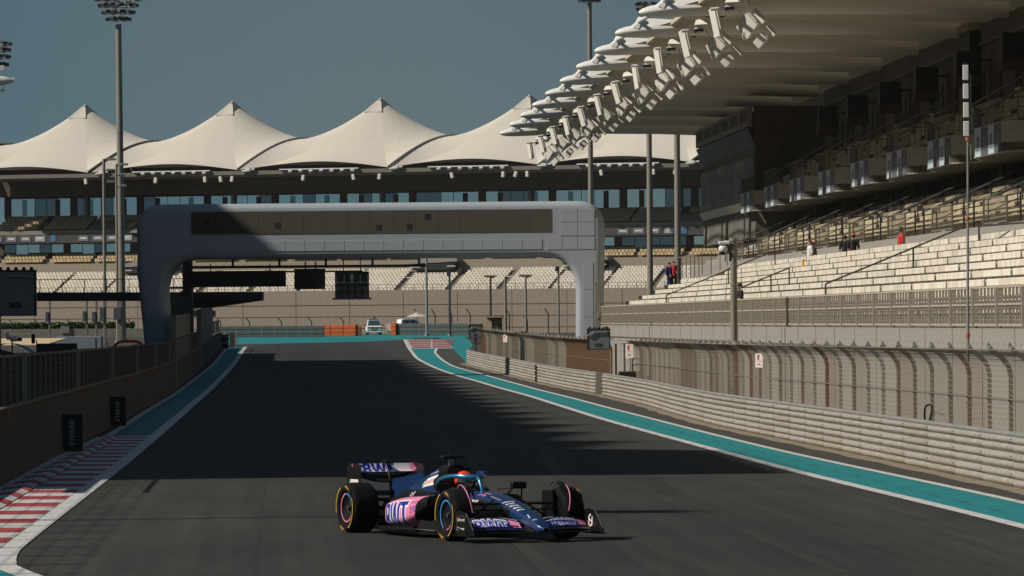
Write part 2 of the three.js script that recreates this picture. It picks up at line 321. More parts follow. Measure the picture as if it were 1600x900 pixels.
function trackBoard(label, D) {
  const t = thing('advertising_board', label, 'advertising board', T(-5.32, D), 0, 'upright black advertising boards at the pit wall');
  mesh('panel', rbox(0.54, 0.92, 0.08, 0.015, 0.14, 0.47, 0), M.black, t);
  mesh('print', new THREE.PlaneGeometry(0.52, 0.88).translate(0.14, 0.47, 0.043), M.etihad, t);
  mesh('foot', box(0.4, 0.03, 0.3, 0.2, 0.016, 0), M.dark_metal, t);
}
trackBoard('nearer black board with upright white lettering against the pit wall by the striped kerb', 126);
trackBoard('farther black board with upright white lettering against the pit wall by the teal strip', 161);

// the pit building that shades the straight (beyond the left edge of the frame)
{
  const t = thing('pit_building', 'long pit building with a saw-toothed roof edge left of the pit lane', 'building', T(-29, 94), TX - 0.008);
  mesh('wall', box(16, 25.5, 255, -8.5, 12.75, -128), M.concrete_grey, t);
  const teeth = []; const D0 = 0, n = 20, pitch = 12.4;
  const s = new THREE.Shape(); s.moveTo(-16, 0); s.lineTo(6.2, 0); s.lineTo(6.2, 20);
  for (let i = 0; i < n; i++) { const a = 20 + i * pitch; s.lineTo(3.1, a + pitch * 0.25); s.lineTo(i % 2 ? 4.5 : 4.8, a + pitch * 0.95); s.lineTo(3.2, a + pitch * 1.0); }
  s.lineTo(-16, 20 + n * pitch); s.closePath();
  const r = new THREE.ExtrudeGeometry(s, { depth: 0.5, bevelEnabled: false }).rotateX(-Math.PI / 2).translate(0, 25.7, 0);
  mesh('roof', r, M.roof_white, t);
  for (let i = 0; i < 20; i++) mesh('window', box(0.1, 3, 9, 0.06, 8, -8 - i * 12.4), M.glass_dark, t);
}

// ---------- start gantry ----------
{
  const t = thing('start_gantry', 'wide blue-grey start gantry with rounded corners spanning the whole track', 'gantry', V(-8.3, groundRise(300) - 0.05, -300), -3 * Math.PI / 180);
  const s = new THREE.Shape();
  s.moveTo(-13.1, -0.5); s.lineTo(-13.75, 6.2); s.lineTo(-13.75, 8.7); s.quadraticCurveTo(-13.75, 10.25, -12.2, 10.25); s.lineTo(12.15, 10.25); s.quadraticCurveTo(13.7, 10.25, 13.7, 8.7); s.lineTo(13.5, -0.5);
  s.lineTo(12.0, -0.5); s.lineTo(12.05, 5.0); s.quadraticCurveTo(12.05, 7.0, 10.1, 7.0); s.lineTo(-10.2, 7.0); s.quadraticCurveTo(-12.1, 7.0, -12.1, 5.0); s.lineTo(-11.8, -0.5); s.closePath();
  mesh('body', new THREE.ExtrudeGeometry(s, { depth: 2.2, bevelEnabled: true, bevelThickness: 0.42, bevelSize: 0.4, bevelOffset: -0.4, bevelSegments: 5, curveSegments: 14 }).translate(0, 0, -2.62), M.cladding_edge, t);
  const panel = (x0, x1, y0, y1) => mesh('panel', rbox(x1 - x0 - 0.03, y1 - y0 - 0.03, 0.05, 0.008, (x0 + x1) / 2, (y0 + y1) / 2, 0.0, 1), M.cladding, t);
  for (let i = 0; i < 17; i++) panel(-9.6 + i * 1.16, -9.6 + (i + 1) * 1.16, 7.42, 8.05);
  for (const [y0, y1] of [[8.14, 8.98], [8.98, 9.82]]) panel(-13.2, -11.0, y0, y1);
  for (const [y0, y1] of [[8.2, 9.0], [9.0, 9.8]]) { panel(11.15, 12.2, y0, y1); panel(12.2, 13.2, y0, y1); }
  for (let i = 0; i < 4; i++) { const y0 = 0.2 + i * 1.62; panel(-13.05 + 0.02 * (3 - i), -12.45, y0, y0 + 1.62); panel(12.5, 13.1, y0, y0 + 1.62); }
  for (const [x0, x1] of [[-13.2, -12.3], [-12.3, -11.2]]) panel(x0, x1, 7.1, 8.12);
  for (const [x0, x1] of [[10.4, 11.3], [11.3, 12.2], [12.2, 13.2]]) panel(x0, x1, 7.4, 8.15);
  // recessed dark screen
  for (let i = 0; i < 16; i++) { const w = 21.15 / 16, x = -10.5 + (i + 0.5) * w; mesh('screen_panel', box(w - 0.015, 1.32, 0.06, x, 9.12, 0.0), M.grille, t); }
  for (const [x, y] of [[-5.4, 8.95], [0.55, 8.8], [2.35, 8.82], [3.4, 9.4], [-9.6, 9.2]]) mesh('vent', box(0.3, 0.32, 0.03, x, y, 0.03), M.black, t);
  // truss and boards below
  const tr = [beam(V(-10.8, 6.55, -1.3), V(3.2, 6.55, -1.3), 0.22, 0.16), beam(V(-10.8, 6.25, -0.9), V(-0.5, 6.25, -0.9), 0.1, 0.1)];
  for (let x = -8.2; x < 3.3; x += 2.75) tr.push(box(0.13, 0.6, 0.13, x, 6.85, -1.3));
  mesh('truss', join(tr), M.dark_metal, t);
  const lb = mesh('blank_board', rbox(5.7, 0.95, 0.25, 0.03, -7.9, 5.85, -1.1), M.black, t);
  mesh('hanger', join([box(0.06, 0.5, 0.06, -9.5, 6.5, -1.1), box(0.06, 0.5, 0.06, -6, 6.5, -1.1)]), M.dark_metal, lb);
  mesh('column', box(0.55, 2.2, 0.6, -10.9, 5.9, -1.4), M.dark_metal, t);
}
{ // hanging boards under the gantry, things of their own
  const g0 = V(-8.3, groundRise(300) - 0.05, -300);
  const p = at(484, 436, 301), b = thing('information_board', 'square black board with faint marks hanging under the gantry', 'board', p);
  mesh('case', rbox(1.82, 1.2, 0.3, 0.03), M.black, b);
  mesh('hanger', join([box(0.09, 0.42, 0.09, -0.25, 0.8, 0), box(0.09, 0.42, 0.09, 0.35, 0.8, 0)]), M.dark_metal, b);
  for (const x of [-0.55, 0.02, 0.6]) { mesh('ring_mark', new THREE.TorusGeometry(0.11, 0.016, 6, 16).translate(x, -0.02, 0.155), M.dark_metal, b); mesh('dash_mark', box(0.3, 0.03, 0.02, x, 0.2, 0.155), M.dark_metal, b); }
  const q = at(550, 445, 301), l = thing('start_lights', 'dark start light board with two rows of round lamps under the gantry', 'start lights', q);
  mesh('case', rbox(2.0, 1.56, 0.3, 0.03), mat('navy_case', 0.012, 0.016, 0.026, 0.5), l);
  mesh('shelf', box(2.3, 0.1, 0.4, 0, -0.82, 0), M.black, l);
  mesh('hanger', join([box(0.06, 0.9, 0.06, -0.5, 1.1, 0), box(0.06, 0.9, 0.06, 0.5, 1.1, 0)]), M.dark_metal, l);
  for (let i = 0; i < 5; i++) for (let j = 0; j < 2; j++) {
    const lamp = mesh('lamp', new THREE.CylinderGeometry(0.165, 0.165, 0.06, 18).rotateX(Math.PI / 2).translate(-0.82 + i * 0.41, -0.62 + j * 0.42, 0.16), M.dark_metal, l);
    mesh('lens', new THREE.CylinderGeometry(0.14, 0.14, 0.02, 18).rotateX(Math.PI / 2).translate(-0.82 + i * 0.41, -0.62 + j * 0.42, 0.195), M.lens_grey ?? mat('lens_grey', 0.085, 0.1, 0.11, 0.4), lamp);
    mesh('hood', new THREE.CylinderGeometry(0.175, 0.19, 0.12, 18, 1, true, Math.PI / 2, Math.PI).rotateX(Math.PI / 2).translate(-0.82 + i * 0.41, -0.62 + j * 0.42, 0.2), M.black, lamp);
  }
  const pale = mat('pale_mark', 0.5, 0.54, 0.56, 0.6);
  for (const x of [-0.92, -0.45, 0.5, 0.92]) mesh('tube_mark', box(0.035, 0.5, 0.02, x, 0.32, 0.155), pale, l);
  mesh('tube_mark', box(1.9, 0.035, 0.02, 0, 0.14, 0.158), pale, l);
  mesh('emblem', join([box(0.22, 0.22, 0.02, 0, 0.42, 0.155), box(0.12, 0.12, 0.02, 0, 0.6, 0.155), box(0.1, 0.2, 0.02, 0, 0.18, 0.16)]), pale, l);
}
{ // dark walkway crossing behind the gantry's left leg
  const D = 345, t = thing('walkway', 'dark level walkway deck crossing the pit exit behind the gantry', 'footbridge', at(200, 464, D));
  const o = t.position, a = at(-40, 464, D).sub(o), b = at(411, 463, D).sub(o);
  mesh('deck', beam(a, b, 2.4, 0.58), M.dark_metal, t);
  const r = at(300, 464, D).sub(o); r.y = a.y;
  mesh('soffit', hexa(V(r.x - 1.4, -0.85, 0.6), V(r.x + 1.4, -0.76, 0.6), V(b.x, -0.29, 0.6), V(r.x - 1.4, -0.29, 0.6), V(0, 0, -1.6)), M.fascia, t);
  for (const x of [-11.5, 2.0]) mesh('column', box(0.3, 4.6, 0.4, x, -2.4, 0), M.concrete_dark, t);
  const rail = []; for (let x = a.x; x < b.x; x += 1.5) rail.push(box(0.05, 1.0, 0.05, x, 0.7, 0.9)); rail.push(box(b.x - a.x, 0.05, 0.05, (a.x + b.x) / 2, 1.2, 0.9));
  mesh('railing', join(rail), M.dark_metal, t);
}
{ // pit exit shelters by the left leg
  const b = thing('stair_tower', 'dark glazed stair tower with a flat roof inside the gantry left leg', 'stair tower', onGround(281, 332));
  for (const [x, z] of [[-0.78, 0], [0.78, 0], [-0.78, -1.3], [0.78, -1.3]]) mesh('post', box(0.1, 5.3, 0.1, x, 2.65, z), M.post_grey, b);
  mesh('wall', box(1.46, 5.0, 1.2, 0, 2.5, -0.65), M.concrete_dark, b); mesh('roof', box(1.8, 0.14, 1.7, 0, 5.35, -0.65), M.post_grey, b); mesh('pane', box(0.6, 1.9, 0.04, 0.36, 4.2, -0.02), M.glass_dark, b);
  const portal = (D0, D1, D2, y, label) => { const t = thing('fence_portal', label, 'fence portal', T(-5.55, D0)), o = t.position; const P = (q, D, h) => T(q, D, h).sub(o);
    mesh('pillar', rbox(0.34, y, 0.4, 0.02, 0, y / 2, 0), M.concrete, t);
    mesh('panel', hexa(P(-5.45, D1, 2.55), P(-5.45, D2, 2.55), P(-5.45, D2, y), P(-5.45, D1, y), V(-0.1, 0, 0)), M.concrete, t); mesh('end_pillar', rbox(0.16, y, 0.2, 0.02, P(-5.5, D2 + 0.4, 0).x, y / 2, P(-5.5, D2 + 0.4, 0).z), M.post_grey, t);
    mesh('dark_panel', hexa(P(-5.46, D1, 1.46), P(-5.46, D2, 1.46), P(-5.46, D2, 2.5), P(-5.46, D1, 2.5), V(-0.08, 0, 0)), M.black, t); };
  portal(262, 266, 305, 3.75, 'nearer concrete portal with a pale pillar rising from the pit wall fence');
  portal(345, 350, 405, 3.9, 'farther concrete portal rising from the fence beside the gantry left leg');
  const s = thing('dark_canopy', 'flat dark canopy on posts over the pit exit portal', 'canopy', onGround(316, 420)); mesh('slab', box(2.1, 0.5, 2.4, 0, 3.1, 0), M.black, s); for (const x of [-0.6, 0.5]) mesh('post', box(0.1, 0.9, 0.1, x, 3.7, 0), M.dark_metal, s); for (const x of [-0.8, 0.8]) mesh('leg', box(0.1, 2.9, 0.1, x, 1.45, 0), M.dark_metal, s);
  const ts = thing('tyre_stack', 'banded grey tyre stack at the far end of the pit wall', 'tyre stack', onGround(349, 442)); for (let i = 0; i < 4; i++) mesh('tyre', new THREE.TorusGeometry(0.34, 0.17, 8, 20).rotateX(Math.PI / 2).translate(0, 0.17 + i * 0.32, 0), i % 2 ? M.foam_grey : M.tyre_plain, ts);
  const bp = thing('barrier_end', 'dark upright barrier end post where the pit wall stops', 'barrier', onGround(364, 448)); mesh('post', rbox(0.6, 1.3, 0.5, 0.04, 0, 0.65, 0), M.dark_metal, bp); mesh('stripe', box(0.14, 1.25, 0.02, 0.24, 0.65, 0.27), mat('dull_pink', 0.3, 0.16, 0.14, 0.8), bp);
}
// ---------- electronic boards (their backs) ----------
function marshalBoard(label, centre, w, h, turn, extra) {
  const t = thing('marshal_board', label, 'light panel', centre, turn);
  mesh('back_plate', rbox(w, h, 0.16, 0.02, 0, 0, -0.05), M.panel_back ?? mat('panel_back', 0.17, 0.20, 0.215, 0.5), t);
  mesh('rim', join([box(w + 0.06, 0.06, 0.2, 0, h / 2 + 0.0, -0.05), box(0.05, h, 0.2, w / 2, 0, -0.05), box(w + 0.06, 0.04, 0.2, 0, -h / 2, -0.05), box(0.05, h, 0.2, -w / 2, 0, -0.05)]), M.black, t);
  mesh('vent', box(w * 0.3, h * 0.14, 0.03, -w * 0.02, -h * 0.27, 0.035), M.vent_brown ?? mat('vent_brown', 0.05, 0.04, 0.032, 0.7), t);
  mesh('bracket', join([bar(V(-w * 0.5, h * 0.16, 0.08), V(-w * 0.2, h * 0.38, 0.08), 0.03), bar(V(-w * 0.2, h * 0.38, 0.08), V(w * 0.46, h * 0.36, 0.08), 0.03), box(0.08, 0.08, 0.08, w * 0.35, h * 0.38, 0.06)]), M.steel, t);
  const lamps = []; for (let i = 0; i < 5; i++) lamps.push(new THREE.SphereGeometry(0.06, 8, 6).translate(-w * 0.4 + i * w * 0.2, h / 2 + 0.06, -0.05)); mesh('lamp_row', join(lamps), M.black, t);
  if (extra) extra(t);
  return t;
}
{
  const c = at(25, 458, 150), g = groundRise(150);
  marshalBoard('large dark grey back of a light panel on a post at the left edge', c, 1.14, 1.3, 0, (t) => mesh('post', join([cyl(0.06, 0.06, c.y - g + 0.4, 10, -0.52, -(c.y - g) / 2 + 0.2, -0.2), box(0.5, 0.08, 0.08, -0.3, 0.2, -0.16)]), M.pole_grey, t));
  const d = at(935.5, 530, 234);
  marshalBoard('grey back of a light panel before the rusty fence beside the gantry leg', d, 1.02, 0.92, 0, (t) => mesh('post', box(0.14, 0.14, 1.6, 0.1, 0.2, -0.9), M.dark_metal, t));
  const e = at(743, 518, 345);
  marshalBoard('small grey back of a light panel at the far end of the right guardrail', e, 0.86, 0.8, 0, (t) => mesh('post', cyl(0.06, 0.06, e.y - groundRise(345), 8, 0, -(e.y - groundRise(345)) / 2, -0.2), M.dark_metal, t));
  const m = thing('white_mast', 'thick pale square mast standing behind the fence by the gantry right leg', 'mast', onGround(934, 256));
  mesh('shaft', rbox(0.3, 5.3, 0.3, 0.03, 0, 2.65, 0), M.concrete, m); mesh('box', rbox(0.22, 0.36, 0.2, 0.04, 0.08, 3.6, 0.2), M.pole_grey, m); mesh('collar', join([box(0.7, 0.2, 0.4, 0, 2.62, 0), box(0.08, 0.5, 0.08, -0.4, 2.8, 0), box(0.08, 0.5, 0.08, 0.4, 2.8, 0)]), M.dark_metal, m);
}
// ---------- things in the pit lane ----------
{
  const stand = (px, D, w, h, label, sign) => {
    const t = thing('pit_wall_stand', label, 'pit wall stand', V(ray(px, 520)[0] * D, groundRise(D), -D));
    mesh('canopy', grid(10, 1, (u, v) => [lerp(-w / 2, w / 2, u), h - 0.55 * Math.pow(Math.abs(u - 0.35) * 1.3, 2), v * -1.6], undefined), mat('dark_violet', 0.035, 0.032, 0.045, 0.5), t);
    mesh('valance', hexa(V(-w / 2, h - 0.75, 0.01), V(w / 2, h - 0.75, 0.01), V(w / 2, h - 0.42, 0.01), V(-w / 2, h - 0.08, 0.01), V(0, 0, -0.05)), M.dark_violet, t);
    for (const x of [-w / 2 + 0.1, w / 2 - 0.1]) mesh('post', box(0.08, h - 0.6, 0.08, x, (h - 0.6) / 2, -0.8), M.dark_metal, t);
    mesh('desk', box(w, 0.9, 0.7, 0, 0.75, -0.8), M.black, t);
    if (sign) sign(t); return t;
  };
  stand(20, 138, 1.25, 2.66, 'dark violet curved canopy of a pit wall stand at the left edge', (t) => mesh('mirror', join([rbox(0.1, 0.26, 0.08, 0.03, 0.55, 2.78, 0), bar(V(0.64, 2.2, 0), V(0.64, 2.75, 0), 0.015)]), M.black, t));
  const glyph = canvasTex(256, 80, (c, w, h) => { c.fillStyle = '#24242a'; c.fillRect(0, 0, w, h); c.fillStyle = '#3a4458'; c.beginPath(); c.moveTo(40, 80); c.lineTo(52, 44); c.lineTo(120, 44); c.lineTo(140, 80); c.fill(); c.fillStyle = '#aab2b8'; c.font = 'bold 42px sans-serif'; c.fillText('OCT', 166, 62); });
  const ms = new THREE.MeshStandardMaterial({ map: glyph, roughness: 0.6 });
  const s2 = thing('pit_wall_stand', 'dark pit wall stand panel with pale letters behind the left fence', 'pit wall stand', V(ray(89, 520)[0] * 165, groundRise(165), -165));
  mesh('panel', rbox(1.3, 0.5, 0.12, 0.02, 0, 2.36, 0), M.black, s2); mesh('print', new THREE.PlaneGeometry(1.26, 0.42).translate(0, 2.35, 0.066), ms, s2); mesh('desk', box(1.3, 1.2, 0.8, 0, 0.6, -0.4), M.black, s2); for (const x of [-0.5, 0.5]) mesh('post', box(0.07, 2.2, 0.07, x, 1.1, -0.1), M.dark_metal, s2);
  const con = thing('container', 'pale blue-grey container behind the pit wall stands', 'container', V(ray(125, 520)[0] * 425, groundRise(425), -425));
  mesh('body', rbox(3.7, 1.05, 2.2, 0.04, 0, 0.75, 0), mat('blue_grey', 0.22, 0.27, 0.31, 0.6), con); mesh('door', box(0.9, 0.9, 0.04, 0.9, 0.72, 1.12), M.blue_grey, con); mesh('skid', box(3.7, 0.2, 2.2, 0, 0.1, 0), M.dark_metal, con);
  const aw = thing('awning', 'flat cream awning on posts behind the pit wall', 'awning', V(ray(42, 520)[0] * 418, groundRise(418), -418));
  mesh('cloth', hexa(V(-2.9, 0.62, 2.5), V(1.7, 0.62, 2.5), V(3.0, 1.15, -2.5), V(-2.9, 1.15, -2.5), V(0, 0.06, 0)), mat('cream_cloth', 0.55, 0.43, 0.27, 0.9), aw); for (const x of [-2.2, 2]) mesh('post', box(0.08, 0.9, 0.08, x, 0.4, -0.4), M.dark_metal, aw);
  const cam = thing('camera', 'white covered television camera on a stand behind the pit wall', 'camera', V(ray(19, 520)[0] * 200, groundRise(200), -200));
  mesh('hood', rbox(0.32, 0.22, 0.3, 0.08, 0.06, 2.75, 0), M.car_white, cam); mesh('viewfinder', rbox(0.14, 0.3, 0.14, 0.05, -0.17, 2.86, 0), M.car_white, cam); mesh('lens', new THREE.CylinderGeometry(0.07, 0.07, 0.2, 12).rotateZ(1.57).translate(0.28, 2.72, 0), M.black, cam); mesh('stand', join([cyl(0.03, 0.03, 1.4, 8, 0, 2.0, 0), bar(V(0, 1.4, 0), V(0.4, 0, 0.3), 0.025), bar(V(0, 1.4, 0), V(-0.4, 0, 0.3), 0.025), bar(V(0, 1.4, 0), V(0, 0, -0.45), 0.025)]), M.black, cam);
  const arch = thing('tube_arch', 'orange padded tube arch standing in front of the gantry left leg', 'arch', V(ray(202, 520)[0] * 262, groundRise(262) + 0.9, -262));
  mesh('tube', tube([V(-0.86, 0.6, 0), V(-0.78, 1.25, 0), V(-0.5, 1.5, 0), V(0, 1.54, 0), V(0.5, 1.48, 0), V(0.75, 1.2, 0), V(0.92, 0.6, 0), V(0.95, -0.9, 0)], 0.075, 40, 8), M.orange, arch); mesh('base', box(1.9, 0.5, 0.6, 0, -0.65, 0), M.dark_metal, arch); mesh('leg', cyl(0.07, 0.07, 1.5, 8, -0.86, -0.15, 0), M.orange, arch);
}
// ---------- right: guardrail ----------
const wBeam = (() => { // one W-section rail 4 m long, reaching along -z, its face towards -x
  const p = [[0.02, 0.0], [-0.035, 0.045], [-0.06, 0.085], [-0.035, 0.125], [0.015, 0.155], [-0.035, 0.185], [-0.06, 0.225], [-0.035, 0.265], [0.02, 0.305]];
  return grid(1, p.length - 1, (u, v) => { const k = Math.round(v * (p.length - 1)); return [p[k][0], p[k][1], -u * 4.02]; }, (u, v) => [u * 1, v * 0.3]);
})();
wBeam.computeVertexNormals();
function guardrail(label, D0, D1, name = 'guardrail') {
  const t = thing(name, label, 'guardrail', T(railQ(D0), D0)); const o = t.position.clone();
  const put = (n, geo, m, P0, P1, up) => { const x = new THREE.Mesh(geo, m); x.name = n; x.castShadow = x.receiveShadow = true; place(x, P0.clone().sub(o), P1.clone().sub(o)); x.position.y += up; t.add(x); };
  const post = rbox(0.12, 0.95, 0.14, 0.01, 0.12, 0.45, 0, 1), cap = new THREE.CylinderGeometry(0.05, 0.05, 4, 8).rotateX(Math.PI / 2).translate(0.02, 0, -2), joint = box(0.012, 0.26, 0.34, -0.05, 0.153, 0);
  for (let D = D0; D < D1 - 1; D += 4) {
    const P0 = T(railQ(D) + rr(-0.006, 0.006), D), P1 = T(railQ(D + 4) + rr(-0.006, 0.006), D + 4);
    for (let k = 0; k < 3; k++) put('rail', wBeam, rnd() < 0.3 ? (M.galv_b ?? mat('galv_b', 0.42, 0.395, 0.35, 0.65, { map: runs })) : M.galvanised, P0, P1, 0.0 + k * 0.312);
    put('top_pipe', cap, M.galvanised_grey, P0, P1, 0.955);
    put('post', post, M.post_grey, P0, P1, 0);
    const bolts = M.bolt ?? mat('bolt', 0.2, 0.17, 0.14, 0.6);
    if (D < 150) put('bolt_row', boltRow, bolts, P0, P1, 0);
  }
}
const boltRow = (() => { const g = []; for (let k = 0; k < 3; k++) for (const [y, z] of [[0.155, -0.1], [0.155, -0.3], [0.155, -2], [0.06, -0.14], [0.25, -0.14]]) g.push(new THREE.SphereGeometry(0.016, 6, 4).translate(y === 0.155 ? 0.005 : -0.06, y + k * 0.312, z)); return join(g); })();
guardrail('cream guardrail nearer the camera along the right edge, three corrugated rails high', 60, 226);
guardrail('farther cream guardrail section past the gap on the right', 233, 348);
{ // rail ends at the gap
  const e = thing('rail_end', 'pale square end plate where the farther guardrail stops at the gap', 'rail end', T(railQ(232) - 0.02, 232.2)); mesh('plate', rbox(0.3, 1.0, 0.1, 0.02, 0.1, 0.5, 0), M.concrete, e);
  mesh('post', join([box(0.08, 0.9, 0.08, 0.55, 0.45, 1.5), box(0.08, 0.9, 0.08, 0.3, 0.45, 2.6)]), M.galvanised_grey, e);
  const s = thing('rail_splice', 'dark splice plates joining the farther guardrail rails halfway along', 'splice plate', T(railQ(277) - 0.09, 277)); for (let k = 0; k < 3; k++) mesh('plate', box(0.06, 0.27, 1.4, 0, 0.15 + k * 0.312, 0), M.dark_metal, s);
}
// ---------- right: debris fence ----------
const fencePath = [[0, 0], [0, 1.95], [-0.05, 2.12], [-0.18, 2.3], [-0.4, 2.46]];
function debrisFence(label, D0, D1, off, rust) {
  const q = (D) => railQ(D) + off, t = thing('debris_fence', label, 'fence', T(q(D0), D0)), o = t.position.clone(), B = 3;
  const put = (n, geo, m, P0, P1) => { const x = new THREE.Mesh(geo, m); x.name = n; x.castShadow = x.receiveShadow = true; place(x, P0.clone().sub(o), P1.clone().sub(o)); t.add(x); };
  const wires = wirePanel(B, fencePath, 0.13, 0.0029, 0.0039, 25), wires2 = wirePanel(B, fencePath, 0.075, 0.004, 0.004, 22);
  const post = join([rbox(0.09, 2.02, 0.10, 0.01, 0.06, 1.0, 0, 1), beam(V(0.06, 1.95, 0), V(0.02, 2.16, 0), 0.1, 0.09), beam(V(0.02, 2.14, 0), V(-0.12, 2.33, 0), 0.1, 0.09), beam(V(-0.12, 2.31, 0), V(-0.36, 2.5, 0), 0.1, 0.08)]);
  const capg = new THREE.ConeGeometry(0.13, 0.14, 4).rotateY(Math.PI / 4).translate(0.05, 2.53, 0);
  let n = 0;
  for (let D = D0; D < D1 - 0.5; D += B, n++) {
    const A = T(q(D), D), C = T(q(D + B), D + B), r = rust(D);
    put('wire_panel', r > 1 || r < 0 ? wires2 : wires, r > 1 || (r === 0 && hash(n, 3, 8) > 0.93) ? M.wire_rust : r <= 0 && (n % 3 === 0 || hash(n, 5, 9) > 0.7) ? M.wire_b ?? mat('wire_b', 0.30, 0.25, 0.19, 0.8) : M.wire, A, C);
    put('post', post, r > 0.5 ? M.post_rust : n % 4 === 2 ? M.fence_post_b ?? mat('fence_post_b', 0.38, 0.32, 0.25, 0.8, { map: runs }) : M.fence_post_a ?? mat('fence_post_a', 0.46, 0.43, 0.37, 0.75, { map: runs }), A, C);
    put('post_cap', capg, M.galvanised_grey, A, C);
  }
  for (let D = D0; D < D1 - 2; D += 12) for (const y of [0.6, 1.5, 2.46]) put('cable', box(0.022, 0.022, 12, y > 2 ? -0.4 : -0.02, y, -6), M.post_grey, T(q(D), D), T(q(D + 12), D + 12));
}
debrisFence('tall grey wire debris fence nearer the camera behind the right guardrail', 60, 219, 0.85, (D) => (Math.floor(D / 3) % 13 === 5 ? 0.7 : D > 190 && D < 206 ? 0.7 : 0));
debrisFence('farther brown rusty debris fence between the gantry leg and the track end', 236, 346, 0.85, (D) => (D < 266 ? 2 : D > 338 ? 2 : Math.floor(D / 3) % 7 === 1 ? 0.7 : -1));
const flatSign = canvasTex(64, 112, (c, w, h) => { c.fillStyle = '#e9e4de'; c.fillRect(0, 0, w, h); c.fillStyle = '#c62c22'; c.fillRect(18, 12, 16, 40); c.fillRect(14, 18, 26, 5); c.fillRect(30, 8, 14, 4); c.fillRect(16, 60, 40, 4); c.beginPath(); c.moveTo(18, 84); c.lineTo(36, 78); c.lineTo(48, 96); c.lineTo(40, 98); c.lineTo(34, 88); c.lineTo(20, 94); c.fill(); });
M.sign_print = new THREE.MeshStandardMaterial({ map: flatSign, roughness: 0.6 });
function extinguisherSign(label, q, D, y, s, turn) {
  const t = thing('extinguisher_sign', label, 'sign', T(q, D, y), turn, 'white fire extinguisher signs on the debris fence');
  mesh('plate', box(0.02, 0.62 * s, 0.36 * s), M.car_white, t); mesh('print', new THREE.PlaneGeometry(0.36 * s, 0.62 * s).rotateY(-Math.PI / 2).translate(-0.013, 0, 0), M.sign_print, t);
  mesh('clip', box(0.05, 0.04, 0.04, 0.03, 0.2 * s, 0), M.steel, t);
}
extinguisherSign('white and red extinguisher sign on the nearer fence, the largest of three', 13.8, 148, 2.0, 0.66, 1.1);
extinguisherSign('white and red extinguisher sign at the fence gap beside the gate posts', 14.7, 216.5, 2.02, 0.95, 1.3);
extinguisherSign('small white and red extinguisher sign on the far rusty fence', 13.85, 317, 2.05, 0.75, 1.1);
{ // gate furniture in the gap
  const t = thing('fence_gate', 'grey gate posts and shelves in the gap between the two fences', 'gate', T(15.0, 226));
  for (const [x, z] of [[-0.25, 0], [0.12, 0.4], [0.5, -0.6], [0.85, 2]]) mesh('post', box(0.09, 2.3, 0.09, x, 1.15, z), x < 0 ? M.dark_metal : M.post_grey, t);
  for (let k = 0; k < 4; k++) mesh('shelf', box(0.5, 0.05, 0.4, 0.7, 0.8 + k * 0.28, 1), M.dark_metal, t);
  mesh('locker', rbox(0.42, 0.8, 0.4, 0.02, 0.95, 0.5, 2), M.post_rust, t); mesh('frame', join([box(0.8, 0.05, 0.05, 0.4, 2.3, 0.5), box(0.05, 1.9, 0.05, 0.35, 1.0, 1.4)]), M.galvanised_grey, t);
  const r = thing('rubber_pile', 'dark low stack of rubber mats behind the rail at the gap', 'mats', T(14.9, 219.5)); for (let k = 0; k < 3; k++) mesh('mat', rbox(1.1 - k * 0.1, 0.16, 2.4, 0.03, 0, 0.85 + k * 0.1, 0), M.black, r); mesh('crate', box(0.9, 0.78, 2, 0, 0.39, 0), M.dark_metal, r);
  const hose = thing('cable_loop', 'dark cable looped over the top of the nearer guardrail', 'cable', T(13.75, 109)); mesh('hose', tube([V(-0.1, 0.9, 1.4), V(0, 1.15, 1.0), V(0.05, 1.25, 0), V(0.05, 1.1, -1.5), V(0.1, 0.6, -2)], 0.022), M.black, hose);
}
// ---------- right: main grandstand, built along the straight ----------
const stand = thing('grandstand', 'large main grandstand with white lower seats under a projecting ribbed roof, right of the track', 'grandstand', V(0, 0, 0), TX);
stand.rotation.order = 'YXZ'; stand.rotation.x = 0.0023;
const SD0 = 95, SD1 = 303, SD2 = 330;
const along = (profile, D0, D1) => prism(profile, -D1, -D0);
const inst = (name, geo, m, list, parent, tint) => { // countless alike pieces as one part
  const x = new THREE.InstancedMesh(geo, m, list.length), c = new THREE.Color(); x.name = name; x.castShadow = x.receiveShadow = true;
  list.forEach((mt, i) => { x.setMatrixAt(i, mt); const k = tint ? tint(i) : 1; x.setColorAt(i, c.setRGB(k, k, k)); });
  x.userData.kind = 'stuff'; parent.add(x); return x;
};
const seatGeo = join([ // a shell seat facing -x, back top 0.82 above the step
  rbox(0.4, 0.045, 0.44, 0.02, 0.18, 0.35, 0, 1), rbox(0.06, 0.21, 0.46, 0.028, 0.42, 0.585, 0, 1), box(0.05, 0.36, 0.3, 0.3, 0.19, 0)]);
const STEP = 0.77, RISE = 0.31, rowQ = (i) => 18.98 + STEP * i, rowY = (i) => 2.97 + RISE * i;
